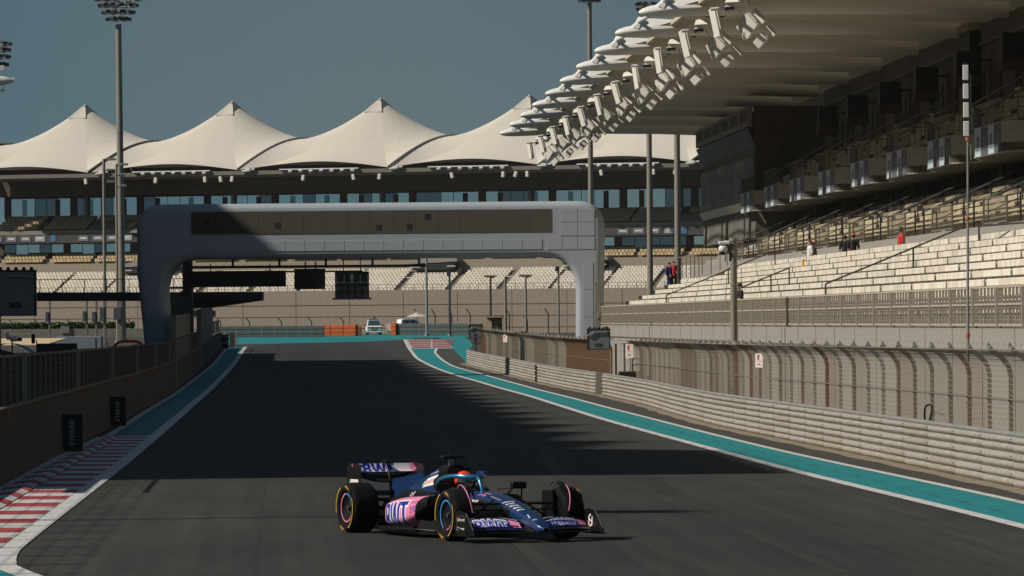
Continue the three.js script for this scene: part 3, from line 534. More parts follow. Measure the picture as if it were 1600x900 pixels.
{
  const prof = [[18.6, -1.5], [18.6, 2.6]]; // lower terrace
  prof.push([18.9, 2.6]);
  for (let i = 0; i < 8; i++) prof.push([rowQ(i) - 0.1, rowY(i)], [rowQ(i + 1) - 0.1, rowY(i)]);
  prof.push([rowQ(8) - 0.1, 5.02], [28.05, 5.02], [28.05, -1.5]);
  mesh('terrace', along(prof, SD0, SD1), M.concrete, stand);
  const w = mesh('front_wall', along([[18.42, -1.5], [18.42, 2.55], [18.6, 2.55], [18.6, -1.5]], SD0, SD1 + 6), mat('front_wall', 0.43, 0.425, 0.41, 0.85, { map: runs }), stand);
  for (let D = SD0 + 3; D < SD1; D += 6) mesh('joint', box(0.02, 3.2, 0.012, 18.415, 1.0, -D), M.concrete, w);
  mesh('wall_ledge', along([[18.38, 1.92], [18.38, 1.98], [18.42, 1.98], [18.42, 1.92]], SD0, SD1 + 6), M.concrete_dark, w);
  // lower seats: sections of sixteen between narrow gaps
  const mats = [], near = [];
  for (let i = 0; i < 8; i++) for (let k = 0; k < 405; k++) {
    const D = SD0 + 1 + k * 0.51; if (D > SD1 - 0.4 - (i > 5 ? 24 : 0) + (i < 3 ? 1.5 * (3 - i) : 0)) continue;
    if (k % 17 > 15) continue;
    const q = rowQ(i) + 0.02, px = 440 + 8000 * (q + 0.3) / D;
    const m = new THREE.Matrix4().makeRotationY(rr(-0.02, 0.02)); m.setPosition(q + 0.2 + rr(-0.008, 0.008), rowY(i), -D);
    if (px < 1625) near.push([D - q, m]); mats.push(m);
  }
  near.sort((a, b) => a[0] - b[0]); const shown = new Set(near.slice(0, 300).map((p) => p[1]));
  const tones = [M.seat_white, mat('seat_white_b', 0.64, 0.59, 0.51, 0.55), mat('seat_white_c', 0.77, 0.73, 0.65, 0.5)];
  for (const m of shown) { const s = mesh('seat', seatGeo, tones[Math.floor(rnd() * 3)], stand); m.decompose(s.position, s.quaternion, s.scale); }
  inst('seat_rows', seatGeo, M.seat_white, mats.filter((m) => !shown.has(m)), stand, () => rr(0.74, 1.0));
  const y = mesh('yellow_seat', rbox(0.1, 0.4, 0.46, 0.02), mat('yellow_plastic', 0.6, 0.33, 0.03, 0.5), stand); y.position.set(rowQ(6) + 0.58, rowY(6) + 0.58, -8000 * 24.2 / (1259 - 440)); y.userData.label = 'single yellow seat back in the white rows';
  // front railing in bays
  const bay = 4.6, bars = [box(0.05, 0.05, bay, 0, 1.05, -bay / 2), box(0.05, 0.05, bay, 0, 0.6, -bay / 2), box(0.05, 0.05, bay, 0, 0.06, -bay / 2), box(0.16, 1.05, 0.06, 0, 0.52, 0)];
  for (let s = 0.66; s < bay; s += 0.66) bars.push(box(0.06, 1.0, 0.02, 0, 0.53, -s));
  for (let s = 0.1; s < bay; s += 0.23) bars.push(box(0.006, 1.0, 0.006, 0.0, 0.53, -s));
  for (let k = 1; k < 10; k++) bars.push(box(0.008, 0.008, bay, 0, k * 0.1, -bay / 2));
  const bg = join(bars);
  for (let D = SD0; D < SD1 + 4; D += bay) { const b = mesh('railing', bg, M.rail_pale ?? mat('rail_pale', 0.42, 0.38, 0.31, 0.7), stand); b.position.set(18.55, 2.6, -D); }
  // stair box and hand rails that cross the rows
  const aisleRail = (D, a, b) => { const pts = []; for (let i = a; i <= b; i++) pts.push(V(rowQ(i), rowY(i) + 1.1, -D)); const g = [bar(pts[0], pts[pts.length - 1], 0.035)]; for (const i of [a, Math.round((a + b) / 2), b]) g.push(cyl(0.035, 0.035, 1.1, 6, rowQ(i), rowY(i) + 0.55, -D)); mesh('handrail', join(g), M.dark_metal, stand); };
  aisleRail(178, 0, 7); aisleRail(252, 0, 7); aisleRail(214, 0, 3); 
  mesh('handrail', join([bar(V(rowQ(7), 6.05, -178), V(25.6, 6.05, -166), 0.035), cyl(0.035, 0.035, 0.6, 6, 25.6, 5.8, -166)]), M.dark_metal, stand);
  const box2 = mesh('stair_wall', along([[23.3, 2], [23.3, 5.0], [24.9, 5.9], [24.9, 2]], 280, 284), M.concrete, stand);
  mesh('stair_rail', join([box(1.6, 0.05, 0.05, 24.1, 6.5, -284), ...[23.4, 23.9, 24.4, 24.8].map((q) => box(0.05, 1.1, 0.05, q, 5.9, -284)), box(0.05, 0.05, 18, 23.3, 6.5, -293), ...[285, 288, 291, 294, 297, 300].map((D) => box(0.05, 1.3, 0.05, 23.3, 5.9, -D))]), M.post_grey, stand);
}
const TB = 16.2, TD0 = 100; // bay of the upper tiers
{ // middle tier
  const prof = [[28, 2], [28, 6.5], [28.3, 6.5]];
  for (let i = 0; i < 6; i++) prof.push([28.3 + 0.8 * i, 6.5 + 0.38 * i], [29.1 + 0.8 * i, 6.5 + 0.38 * i]);
  prof.push([34.2, 8.4], [34.2, 2]);
  mesh('middle_terrace', along(prof, SD0, SD2 + 20), M.concrete_grey, stand);
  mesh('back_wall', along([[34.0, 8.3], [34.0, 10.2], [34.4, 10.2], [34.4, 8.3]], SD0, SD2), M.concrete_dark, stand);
  const mats = [];
  for (let i = 0; i < 6; i++) for (let k = 0; k < 440; k++) { const D = SD0 + 1 + k * 0.52; if (D > SD2 - 2) continue; const ph = ((D - TD0) / TB) % 1; if (ph > 0.44 && ph < 0.54) continue; mats.push(new THREE.Matrix4().makeTranslation(28.45 + 0.8 * i, 6.5 + 0.38 * i, -D)); }
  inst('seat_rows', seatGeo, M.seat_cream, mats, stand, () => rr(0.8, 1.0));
  // railing: barred panels before the stairs, open posts before the seats
  const P = 6.6, g = [box(0.05, 0.05, P, 0, 1.1, -P / 2), box(0.05, 0.05, P, 0, 0.1, -P / 2), box(0.06, 1.15, 0.06, 0, 0.55, 0), box(0.06, 1.15, 0.06, 0, 0.55, -P)];
  for (let s = 0.3; s < P; s += 0.3) g.push(box(0.014, 1.0, 0.014, 0, 0.6, -s));
  for (let k = 1; k < 8; k++) g.push(box(0.01, 0.01, P, 0, k * 0.13, -P / 2));
  const barred = join(g);
  const O = TB - P, open = join([box(0.045, 0.045, O, 0, 1.1, -O / 2), box(0.04, 0.04, O, 0, 0.55, -O / 2), ...[0.3, 0.62].map((f) => box(0.07, 1.9, 0.07, 0, 0.2, -O * f))]);
  const stair = join([bar(V(0, 1.1, 0), V(4.8, 3.3, 0), 0.045), bar(V(0, 0.6, 0), V(4.8, 2.8, 0), 0.025), ...[0, 1.2, 2.4, 3.6, 4.8].map((x) => box(0.05, 1.15, 0.05, x, 0.5 + x * 0.46, 0)), bar(V(0, 1.1, -1.4), V(4.8, 3.3, -1.4), 0.045), ...[0, 1.6, 3.2, 4.8].map((x) => box(0.05, 1.15, 0.05, x, 0.5 + x * 0.46, -1.4))]);
  for (let D = TD0; D < SD2 - 4; D += TB) {
    const a = mesh('railing', barred, M.post_grey, stand); a.position.set(28.1, 6.5, -D);
    const b = mesh('railing', open, M.dark_metal, stand); b.position.set(28.1, 6.5, -(D + P));
    const c = mesh('handrail', stair, M.dark_metal, stand); c.position.set(28.4, 6.5, -(D + TB * 0.46));
    mesh('column', box(0.7, 3.4, 0.7, 33.2, 8.6, -(D + 3)), M.concrete_dark, stand);
    for (let k = 0; k < 3; k++) if ((D * 7 + k * 5) % 3 < 2) mesh('pane', box(0.06, 1.25, 1.7, 33.94, 9.3, -(D + 6 + k * 2.1)), M.glass_teal, stand);
    const v = mesh('vent_block', join([box(0.3, 0.5, 0.9, 27.85, 5.75, -(D + 9)), box(0.12, 0.34, 0.5, 27.7, 5.75, -(D + 9.1))]), M.post_grey, stand);
    mesh('vent_dark', box(0.04, 0.24, 0.4, 27.62, 5.75, -(D + 9.0)), M.black, v);
  }
  const red = mesh('bench', box(0.4, 0.1, 3.6, 27.4, 6.02, -186), mat('red_plastic', 0.5, 0.04, 0.03, 0.5), stand); red.userData.label = 'red bench on the walkway';
  mesh('bench', box(0.4, 0.1, 2.6, 27.2, 6.0, -286), M.red_plastic, stand).userData.label = 'red bench on the walkway';
}
const posterTex = canvasTex(128, 192, (c, w, h) => { c.fillStyle = '#b4c3cc'; c.fillRect(0, 0, w, h); c.fillStyle = '#66768a'; c.fillRect(34, 60, 60, 70); c.fillStyle = '#8796a3'; c.fillRect(44, 72, 14, 50); c.fillRect(66, 80, 18, 42); c.fillStyle = '#6c7b88'; c.fillRect(24, 146, 80, 8); });
M.poster_print = new THREE.MeshStandardMaterial({ map: posterTex, roughness: 0.7 });
const greyPoster = canvasTex(128, 192, (c, w, h) => { c.fillStyle = '#5d5b63'; c.fillRect(0, 0, w, h); c.fillStyle = '#8f9098'; c.fillRect(34, 66, 60, 62); c.fillStyle = '#6b6b74'; c.fillRect(44, 74, 40, 46); });
M.poster_grey = new THREE.MeshStandardMaterial({ map: greyPoster, roughness: 0.7 });
const postG = (w, h) => new THREE.PlaneGeometry(w, h).rotateY(-Math.PI / 2);
{ // balcony tier
  const s = new THREE.Shape(), edge = []; // saw-toothed front edge in plan
  for (let D = TD0; D < SD2; D += TB) edge.push([30.2, D], [30.2, D + 8.6], [31.0, D + 12.4], [31.0, D + 15.2]);
  edge.push([30.2, SD2 + 2]);
  s.moveTo(36, TD0); for (const [q, D] of edge) s.lineTo(q, D); s.lineTo(36, SD2 + 2); s.closePath();
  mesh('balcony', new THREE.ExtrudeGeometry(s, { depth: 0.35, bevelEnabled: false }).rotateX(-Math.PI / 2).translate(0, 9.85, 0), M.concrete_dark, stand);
  for (let i = 0; i < edge.length - 1; i++) {
    const [q0, D0] = edge[i], [q1, D1] = edge[i + 1];
    const p = mesh('parapet', hexa(V(q0, 9.8, -D0), V(q1, 9.8, -D1), V(q1, 11.1, -D1), V(q0, 11.1, -D0), V(0.18, 0, 0)), M.parapet ?? mat('parapet', 0.50, 0.485, 0.45, 0.85, { map: runs }), stand);
    if (i % 4 === 0 && D1 - D0 > 8) {
      for (let k = 0; k < 2; k++) {
        const a = mesh('poster', postG(1.9, 1.2).translate(30.185, 10.42, -(D0 + 1.1 + k * 4.1)), M.poster_grey, p), b = mesh('poster', postG(1.9, 1.24).translate(30.183, 10.44, -(D0 + 3.1 + k * 4.1)), M.poster_print, p);
      }
    }
    const L = Math.hypot(q1 - q0, D1 - D0), g = [beam(V(q0, 12.05, -D0), V(q1, 12.05, -D1), 0.05, 0.05)];
    for (let t = 0; t < L; t += 0.4) { const f = t / L; g.push(box(0.02, 0.95, 0.016, lerp(q0, q1, f) + 0.05, 11.55, -lerp(D0, D1, f))); }
    for (let k = 1; k < 5; k++) g.push(beam(V(q0, 11.1 + k * 0.19, -D0), V(q1, 11.1 + k * 0.19, -D1), 0.012, 0.012));
    mesh('railing', join(g), i % 2 ? M.dark_metal : M.post_grey, stand);
  }
  const prof = [[31.1, 10.2]];
  for (let i = 0; i < 5; i++) prof.push([31.1 + 0.75 * i, 10.9 + 0.45 * i], [31.85 + 0.75 * i, 10.9 + 0.45 * i]);
  prof.push([35.6, 12.7], [35.6, 10.2]);
  mesh('upper_terrace', along(prof, TD0, SD2), M.concrete_dark, stand);
  const mats = [];
  for (let i = 0; i < 5; i++) for (let k = 0; k < 440; k++) { const D = TD0 + 1 + k * 0.52; if (D > SD2 - 1) continue; const ph = ((D - TD0) / TB) % 1; if (ph > 0.62 && ph < 0.74) continue; mats.push(new THREE.Matrix4().makeTranslation(31.2 + 0.75 * i, 10.9 + 0.45 * i, -D)); }
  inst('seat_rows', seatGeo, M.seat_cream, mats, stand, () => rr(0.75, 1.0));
  const rail = join([bar(V(0, 1.1, 0), V(4.2, 3.4, 0), 0.045), bar(V(0, 1.1, -1.6), V(4.2, 3.4, -1.6), 0.04), ...[0, 1.4, 2.8, 4.2].map((x) => box(0.05, 1.1, 0.05, x, 0.55 + x * 0.54, 0))]);
  // back wall with doors, hung boxes and small posters
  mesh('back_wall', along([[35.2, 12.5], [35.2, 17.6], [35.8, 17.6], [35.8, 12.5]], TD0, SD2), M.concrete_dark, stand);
  for (let D = TD0; D < SD2 - 10; D += TB) {
    const r = mesh('handrail', rail, M.pole_grey, stand); r.position.set(31.0, 10.9, -(D + TB * 0.64));
    mesh('door', box(0.08, 2.5, 1.6, 35.18, 14.0, -(D + 9.5)), M.black, stand); mesh('door', box(0.08, 2.5, 2.0, 35.18, 14.0, -(D + 13.0)), M.glass_dark, stand);
    mesh('wall_panel', box(0.12, 2.7, 3.6, 35.16, 14.1, -(D + 4.5)), M.fascia, stand);
    const sp = mesh('speaker', rbox(1.2, 1.3, 1.2, 0.05, 34.0, 15.4, -(D + 6.5)), M.black, stand); mesh('bracket', box(0.9, 0.12, 0.3, 34.9, 15.6, -(D + 6.5)), M.dark_metal, sp); mesh('base', box(1.3, 0.5, 1.3, 34.0, 14.55, -(D + 6.5)), M.fascia, sp);
    for (let k = 0; k < 4; k++) mesh('poster', postG(1.0, 0.75).translate(35.17, 15.85, -(D + 9.2 + k * 1.6)), M.poster_grey, stand);
    mesh('wall_lamp', rbox(0.25, 0.25, 0.4, 0.04, 35.0, 15.2, -(D + 11)), M.black, stand);
  }
  for (const D of [160, 258]) mesh('opening', box(0.6, 5.2, 4.2, 34.95, 15, -D), M.black, stand), mesh('opening_edge', box(0.7, 0.4, 4.4, 34.9, 17.5, -D), M.beige_wall, stand);
  // louvres above the back wall
  for (let k = 0; k < 9; k++) mesh('louvre', along([[35.0 + k * 0.16, 16.55 + k * 0.17], [35.1 + k * 0.16, 16.62 + k * 0.17], [35.16 + k * 0.16, 16.58 + k * 0.17], [35.06 + k * 0.16, 16.5 + k * 0.17]], TD0, SD2 + 60), M.steel, stand);
}
{ // broadcast tower block at the far end of the stand
  const a = 332, b = 374, tw = mesh('tower_block', box(7, 8.2, b - a - 1, 34.4, 12.3, -(a + b) / 2), M.concrete_dark, stand);
  mesh('end_wall', box(6, 5.4, 0.4, 33.8, 14.0, -a + 0.2), M.fascia, tw);
  const n = 6, w = (b - a) / n;
  for (let i = 0; i < n; i++) {
    const D0 = a + i * w + 0.1, D1 = D0 + w - 0.2, q = 30.4;
    mesh('top_panel', hexa(V(q, 15.4, -D0), V(q, 15.4, -D1), V(q, 16.7, -D1), V(q, 16.7, -D0), V(0.3, 0, 0)), M.concrete_grey, tw);
    mesh('sign_strip', box(0.03, 0.7, w * 0.75, q - 0.02, 16.1, -(D0 + D1) / 2), M.fascia, tw);
    for (let k = 0; k < 3; k++) { const e0 = lerp(D0, D1, k / 3) + 0.08, e1 = lerp(D0, D1, (k + 1) / 3) - 0.08; mesh('pane', hexa(V(q + 0.7, 13.6, -e0), V(q + 0.7, 13.6, -e1), V(q, 15.3, -e1), V(q, 15.3, -e0), V(0.1, 0.04, 0)), M.tower_glass, tw); }
    mesh('wall_panel', hexa(V(q + 0.35, 10.7, -D0), V(q + 0.35, 10.7, -D1), V(q + 0.35, 13.5, -D1), V(q + 0.35, 13.5, -D0), V(0.3, 0, 0)), i % 2 ? M.concrete_grey : M.poster_purple, tw);
    mesh('poster', postG(w * 0.55, 1.5).translate(q + 0.33, 12.0, -(D0 + D1) / 2), M.poster_grey, tw);
    for (let k = 0; k < 5; k++) { const e0 = lerp(D0, D1, k / 5), e1 = lerp(D0, D1, (k + 1) / 5) - 0.12; mesh('soffit_slat', hexa(V(q + 1.1, 9.1, -e0), V(q + 1.1, 9.1, -e1), V(q + 0.2, 10.6, -e1), V(q + 0.2, 10.6, -e0), V(0.1, 0.05, 0)), M.soffit_metal, tw); }
  }
  for (const D of [336, 352, 370]) mesh('column', box(0.8, 9, 0.9, 32.2, 4.6, -D), M.concrete_grey, tw);
  mesh('base_wall', box(4, 3.2, b - a, 34.6, 7.4, -(a + b) / 2), M.concrete_dark, tw);
}
{ // roof: white ribs with pointed noses, fabric between them
  const rise = (q) => 17.75 + 0.28 * Math.sin(clamp((q - 17) / 18, 0, 1) * Math.PI);
  const R0 = 246.3 - 17.5 * 9, nr = 19;
  const roof = mesh('roof', grid(30, (nr - 1) * 4, (u, v) => { const q = lerp(20.3, 36.8, u), D = R0 + v * (nr - 1) * 17.5, f = v * (nr - 1) % 1; return [q, rise(q) + 0.36 - 0.32 * Math.sin(Math.PI * f) * Math.sin(Math.PI * u) * 0.6, -D]; }, (u, v) => [u * 4, v * 60]), M.roof_under, stand);
  const prof = [[17.3, 0.0], [17.34, 0.1], [17.5, 0.2], [17.8, 0.29], [18.3, 0.36], [19.2, 0.41], [21, 0.45], [25, 0.47], [30, 0.46], [35.2, 0.44]];
  const rib = new THREE.LatheGeometry(prof.map(([q, r]) => new THREE.Vector2(Math.max(r, 0.001), q)), 20).rotateZ(-Math.PI / 2);
  { const p = rib.attributes.position; for (let i = 0; i < p.count; i++) { const q = p.getX(i); p.setY(i, p.getY(i) * 0.92 + rise(q) - 0.1 * clamp((20 - q) / 3, 0, 1)); p.setZ(i, p.getZ(i) * 1.3); } rib.computeVertexNormals(); }
  const wing = join([hexa(V(18.2, 18.05, 0.1), V(19.6, 18.05, 0.5), V(20.6, 18.3, 0.7), V(18.7, 18.45, 0.1), V(0, 0.05, -1.3)), hexa(V(18.2, 17.95, 0.45), V(18.5, 17.85, 0.5), V(18.75, 18.45, 0.35), V(18.5, 18.5, 0.2), V(0.04, 0, -0.9))]);
  const seams = [-0.22, 0.22].map((f) => tube([V(20.4, rise(20.4) + 0.28, f * 17.5), V(25, rise(25) + 0.12, f * 17.5), V(30, rise(30) + 0.12, f * 17.5), V(36.4, rise(36.4) + 0.3, f * 17.5)], 0.05, 20, 6));
  for (let i = 0; i < nr; i++) {
    const D = R0 + 17.5 * i;
    const r = mesh('rib', rib, M.roof_white, roof); r.position.z = -D;
    const w = mesh('rib_wing', wing, M.roof_white, roof); w.position.z = -D;
    if (i < nr - 1) { const e = mesh('edge_pipe', tube([V(18.5, 18.25, -D), V(18.9, 18.3, -D - 8.7), V(18.5, 18.25, -D - 17.5)], 0.1, 16, 8), M.roof_white, roof); for (const g of seams) { const s = mesh('seam', g, M.roof_white, roof); s.position.z = -D - 8.75; } const e2 = mesh('edge_beam', box(0.3, 0.22, 17.2, 20.3, 18.15, -D - 8.75), M.roof_under, roof); for (const z of [-3.4, -1.1, 1.2, 3.5]) mesh('slot', box(0.9, 0.05, 0.45, 21.6, 17.86, -D - 8.75 + z * 1.5), M.black, roof); }
  }
  mesh('end_beam', box(17, 0.5, 0.6, 28, 17.9, -(R0 + 17.5 * (nr - 1) + 0.8)), M.roof_under, roof);
}
// ---------- floodlight clusters along the roof edge ----------
const ordinal = ['first', 'second', 'third', 'fourth', 'fifth', 'sixth', 'seventh', 'eighth', 'ninth', 'tenth', 'eleventh', 'twelfth'];
{
  const proto = thing('floodlight_cluster', '', 'floodlights', V(0, 0, 0), TX, 'floodlight clusters hanging along the grandstand roof edge');
  const lamp = (w, h, d, x, y, z, tilt, turn = -0.75, nod = 0.25) => { // a lamp housing: w by h seen from the front, d deep
    const m = mesh('floodlight', rbox(w, h, d, 0.03), M.lamp_white, proto); m.position.set(x, y, z); m.rotation.order = 'YXZ'; m.rotation.set(nod, turn, tilt);
    mesh('lamp_glass', box(w * 0.88, h * 0.86, 0.02, 0, 0, -d / 2 - 0.012), M.glass_dark, m); mesh('yoke', join([box(w * 0.3, 0.05, d * 0.5, 0, h / 2 + 0.03, 0), box(0.05, h * 0.7, d * 0.3, w / 2 + 0.05, h * 0.1, 0)]), M.lamp_white, m); return m;
  };
  lamp(1.15, 0.95, 0.3, 0.75, -0.75, 0.1, 0.72);
  lamp(0.52, 1.6, 0.3, -0.95, -0.55, -0.3, 0.2, -1.0, 0.1);
  lamp(0.8, 0.5, 0.3, 1.45, -1.55, 0.2, 0.72, -0.6);
  lamp(0.22, 0.95, 0.3, 1.35, -0.25, 0.4, 0.72);
  lamp(0.2, 0.7, 0.25, 2.0, -1.05, 0.3, 0.72);
  lamp(1.3, 0.5, 0.4, 0.2, 0.55, 0.2, 0.05, -0.5, -0.9);
  mesh('arm', join([bar(V(-1.3, 0.15, 0.2), V(0.3, 0.3, 0), 0.1), bar(V(-0.6, 0.0, 0.2), V(0.2, 0.3, 0.1), 0.07), bar(V(0.2, 0.3, -0.2), V(1.3, 0.9, -0.4), 0.08), bar(V(0.2, 0.2, 0), V(0.9, -0.9, 0), 0.05), bar(V(0.6, 0.4, -0.2), V(1.2, 1.9, -0.3), 0.07), bar(V(-0.3, 0.3, -0.2), V(0.3, 2.0, -0.3), 0.06)]), M.roof_white, proto);
  mesh('driver_box', rbox(0.5, 0.16, 0.5, 0.03, -0.25, 0.2, 0.2), M.black, proto);
  mesh('cable', new THREE.TorusGeometry(0.3, 0.025, 6, 16, 4.2).translate(0.75, -1.25, 0), M.lamp_white, proto);
  const spot = (i) => V(20.75 - 0.045 * (250.7 + 17.5 * i), 16.9 + 0.0023 * (250.7 + 17.5 * i), -(250.7 + 17.5 * i) - 0.045 * 20.75);
  for (let i = -1; i < 10; i++) {
    const label = i === 9 ? 'smallest floodlight cluster at the low far tip of the roof edge' : i === -1 ? 'largest floodlight cluster, cut off at the top edge of the picture' : `${ordinal[9 - i]} white floodlight cluster up from the low far tip of the roof edge`;
    if (i === -1) { proto.scale.setScalar(0.84); proto.position.copy(spot(i)); proto.userData.label = label; }
    else { const c = copy(proto, 'floodlight_cluster', label, spot(i), TX + rr(-0.12, 0.12)); c.rotation.z = rr(-0.08, 0.08); }
  }
}
// ---------- poles, masts ----------
function crownLamps(t, y, tiers, m = M.dark_metal) { // tiers of lamp heads round a pole top; tiers = [[height, radius, count]...]
  const head = join([rbox(0.62, 0.3, 0.5, 0.05, 0, 0, 0, 1)]), glass = box(0.5, 0.03, 0.42, 0, -0.16, 0);
  for (const [h, r, n] of tiers) {
    const ring = mesh('ring', join([new THREE.TorusGeometry(r * 0.72, 0.05, 6, 24).rotateX(Math.PI / 2).translate(0, y + h, 0), box(r * 1.5, 0.06, 0.06, 0, y + h, 0), box(0.06, 0.06, r * 1.5, 0, y + h, 0)]), M.steel, t);
    for (let k = 0; k < n; k++) { const a = k / n * Math.PI * 2 + h; const l = mesh('lamp', head, m, t); l.position.set(Math.cos(a) * r, y + h + 0.1, Math.sin(a) * r); l.rotation.set(0, -a, -0.25); mesh('lamp_glass', glass, M.lamp_white, l); }
  }
}
function mast(label, px, D, topPy, width, tiers, lean = 0) {
  const p = onGround(px, D); p.x = at(px, topPy, D).x;
  const h = at(px, topPy, D).y - p.y, r = width / 2 / FOCAL * D;
  const t = thing('floodlight_mast', label, 'floodlight mast', p, 0, 'tall floodlight masts'); t.rotation.z = lean;
  mesh('pole', cyl(r * 1.12, r * 0.88, h, 14, 0, h / 2, 0), M.pole_grey, t);
  mesh('joint', join([0.33, 0.66].map((f) => cyl(r * 1.12, r * 1.12, 0.12, 14, 0, h * f, 0))), M.pole_grey, t);
  mesh('foot', cyl(r * 1.9, r * 1.9, 0.2, 14, 0, 0.1, 0), M.steel, t);
  if (tiers) crownLamps(t, h, tiers);
  return t;
}
mast('tall grey floodlight mast with tiers of lamps, left of the gantry', 188, 520, 38, 10.5, [[0.45, 1.05, 8], [1.15, 1.45, 10], [1.85, 1.8, 12], [2.5, 2.15, 12], [3.1, 2.4, 14]], 0.006);
mast('tall grey mast rising from behind the gantry right corner past the roof tips', 921, 540, 4, 8.2, [[0.15, 0.9, 8], [0.9, 1.4, 10], [1.7, 1.9, 12]]);
mast('grey mast below the roof end, the left one of the two standing close together', 1013, 520, 26, 8.8, [[0.3, 0.75, 8], [0.7, 0.95, 8], [1.2, 1.1, 8]]);
mast('grey mast below the roof end, the right one beside the broadcast block', 1056.5, 505, 26, 9.6, [[0.3, 0.6, 6]]);
mast('floodlight mast at the left edge of which only lamps show', -16, 520, 105, 10, [[0.2, 1.7, 10], [1.0, 1.85, 12], [1.7, 1.9, 12], [2.3, 2.0, 12]]);
{ // single roof wing poking in at the left edge
  const p = at(22, 126, 395), t = thing('roof_wing', 'white pointed roof wing with lamps poking in at the left edge', 'roof wing', p);
  const w = new THREE.LatheGeometry([[0.001, 0], [0.16, 0.15], [0.34, 0.7], [0.5, 2], [0.6, 5], [0.6, 16]].map(([r, y]) => new THREE.Vector2(r, y)), 16).rotateZ(Math.PI / 2);
  mesh('shell', w, M.roof_white, t); mesh('lamp', join([rbox(0.3, 0.22, 0.2, 0.03, -0.05, 0.1, 0), rbox(0.25, 0.2, 0.2, 0.03, -0.9, -0.75, 0), bar(V(-0.9, -0.4, 0), V(-0.9, -0.7, 0), 0.03)]), M.lamp_white, t);
  mesh('fin', hexa(V(-1.6, 0.5, 0.2), V(-0.7, 0.9, 0.2), V(-0.8, 1.2, 0.2), V(-1.8, 1.1, 0.2), V(0, 0, -0.3)), M.roof_white, t); mesh('column', cyl(0.4, 0.4, 24, 12, -9, -12, 0), M.pole_grey, t);
}
{ // mast left of the frame whose shadow crosses the track
  const t = thing('pit_mast', 'slim mast beside the pit wall left of the frame', 'mast', V(-21, 0, -75.5)); mesh('pole', cyl(0.14, 0.1, 18, 10, 0, 9, 0), M.pole_grey, t); mesh('lamp', rbox(1.6, 0.5, 1.2, 0.05, 0, 18.2, 0), M.dark_metal, t);
}
{ // lamp pole with a dome camera behind the fence
  const D = 187, p = onGround(1147, D), h = at(1147, 376, D).y - p.y, t = thing('camera_pole', 'grey pole behind the fence in front of the lower seats with a white dome camera', 'camera pole', p);
  mesh('pole', cyl(0.135, 0.125, h, 14, 0, h / 2, 0), M.pole_grey, t); mesh('top_cap', cyl(0.16, 0.16, 0.12, 14, 0, h + 0.04, 0), M.steel, t); mesh('band', cyl(0.145, 0.145, 0.06, 14, 0, h * 0.74, 0), M.steel, t);
  mesh('arm', bar(V(0, h - 0.06, 0), V(-0.34, h - 0.02, 0.05), 0.035), M.car_white, t);
  const d = mesh('dome_camera', new THREE.SphereGeometry(0.17, 16, 10).translate(-0.38, h - 0.3, 0.05), M.car_white, t); mesh('hood', rbox(0.42, 0.12, 0.3, 0.04, -0.34, h - 0.08, 0.05), M.car_white, d); mesh('lens', new THREE.SphereGeometry(0.11, 12, 8).translate(-0.4, h - 0.42, 0.08), M.black, d);
}
{ // telescopic mast with stacked white aerials
  const D = 112, a = at(1512.5, 660, D), b = at(1512, 215, D), c = at(1510.5, 98, D), t = thing('aerial_mast', 'thin telescopic mast with stacked white aerial panels behind the fence', 'mast', V(a.x, groundRise(D), -D)), o = t.position;
  const L = (v) => v.clone().sub(o), g = (f) => L(a.clone().lerp(b, f));
  mesh('pole', join([bar(g(-0.4), g(0.4), 0.034, 8), bar(g(0.4), g(0.72), 0.028, 8), bar(g(0.72), g(1.02), 0.022, 8)]), M.galvanised_grey, t);
  for (const f of [0.06, 0.3, 0.71, 0.99]) { const p = g(f), d = g(f + 0.012); mesh('clamp', bar(p, d, 0.05, 8), M.orange, t); }
  for (let k = 0; k < 4; k++) { const y0 = lerp(L(b).y, L(c).y, k / 4) + 0.03, y1 = lerp(L(b).y, L(c).y, (k + 1) / 4) - 0.05, x = lerp(L(b).x, L(c).x, k / 4); const p = mesh('aerial', rbox(0.12, y1 - y0, 0.07, 0.012, x - 0.03, (y0 + y1) / 2, 0), M.car_white, t); mesh('spacer', box(0.1, 0.05, 0.06, x - 0.03, y1 + 0.03, 0), M.black, p); mesh('bracket', box(0.06, 0.07, 0.05, x + 0.06, lerp(y0, y1, 0.3), 0), M.dark_metal, p); }
  mesh('rod', bar(V(L(b).x + 0.075, L(b).y - 0.5, 0), V(L(c).x + 0.075, L(c).y - 0.25, 0), 0.018), mat('green_rod', 0.10, 0.2, 0.15, 0.6), t);
}
// ---------- far grandstand with tent roofs ----------
const FO = V(-68, 0, -680), FA = V(0.950, 0, 0.311), FB = V(0.311, 0, -0.950); // row direction, depth direction
const far = thing('tented_grandstand', 'long pale grandstand with peaked white tent roofs closing the view', 'grandstand', FO, -Math.atan2(0.311, 0.950));
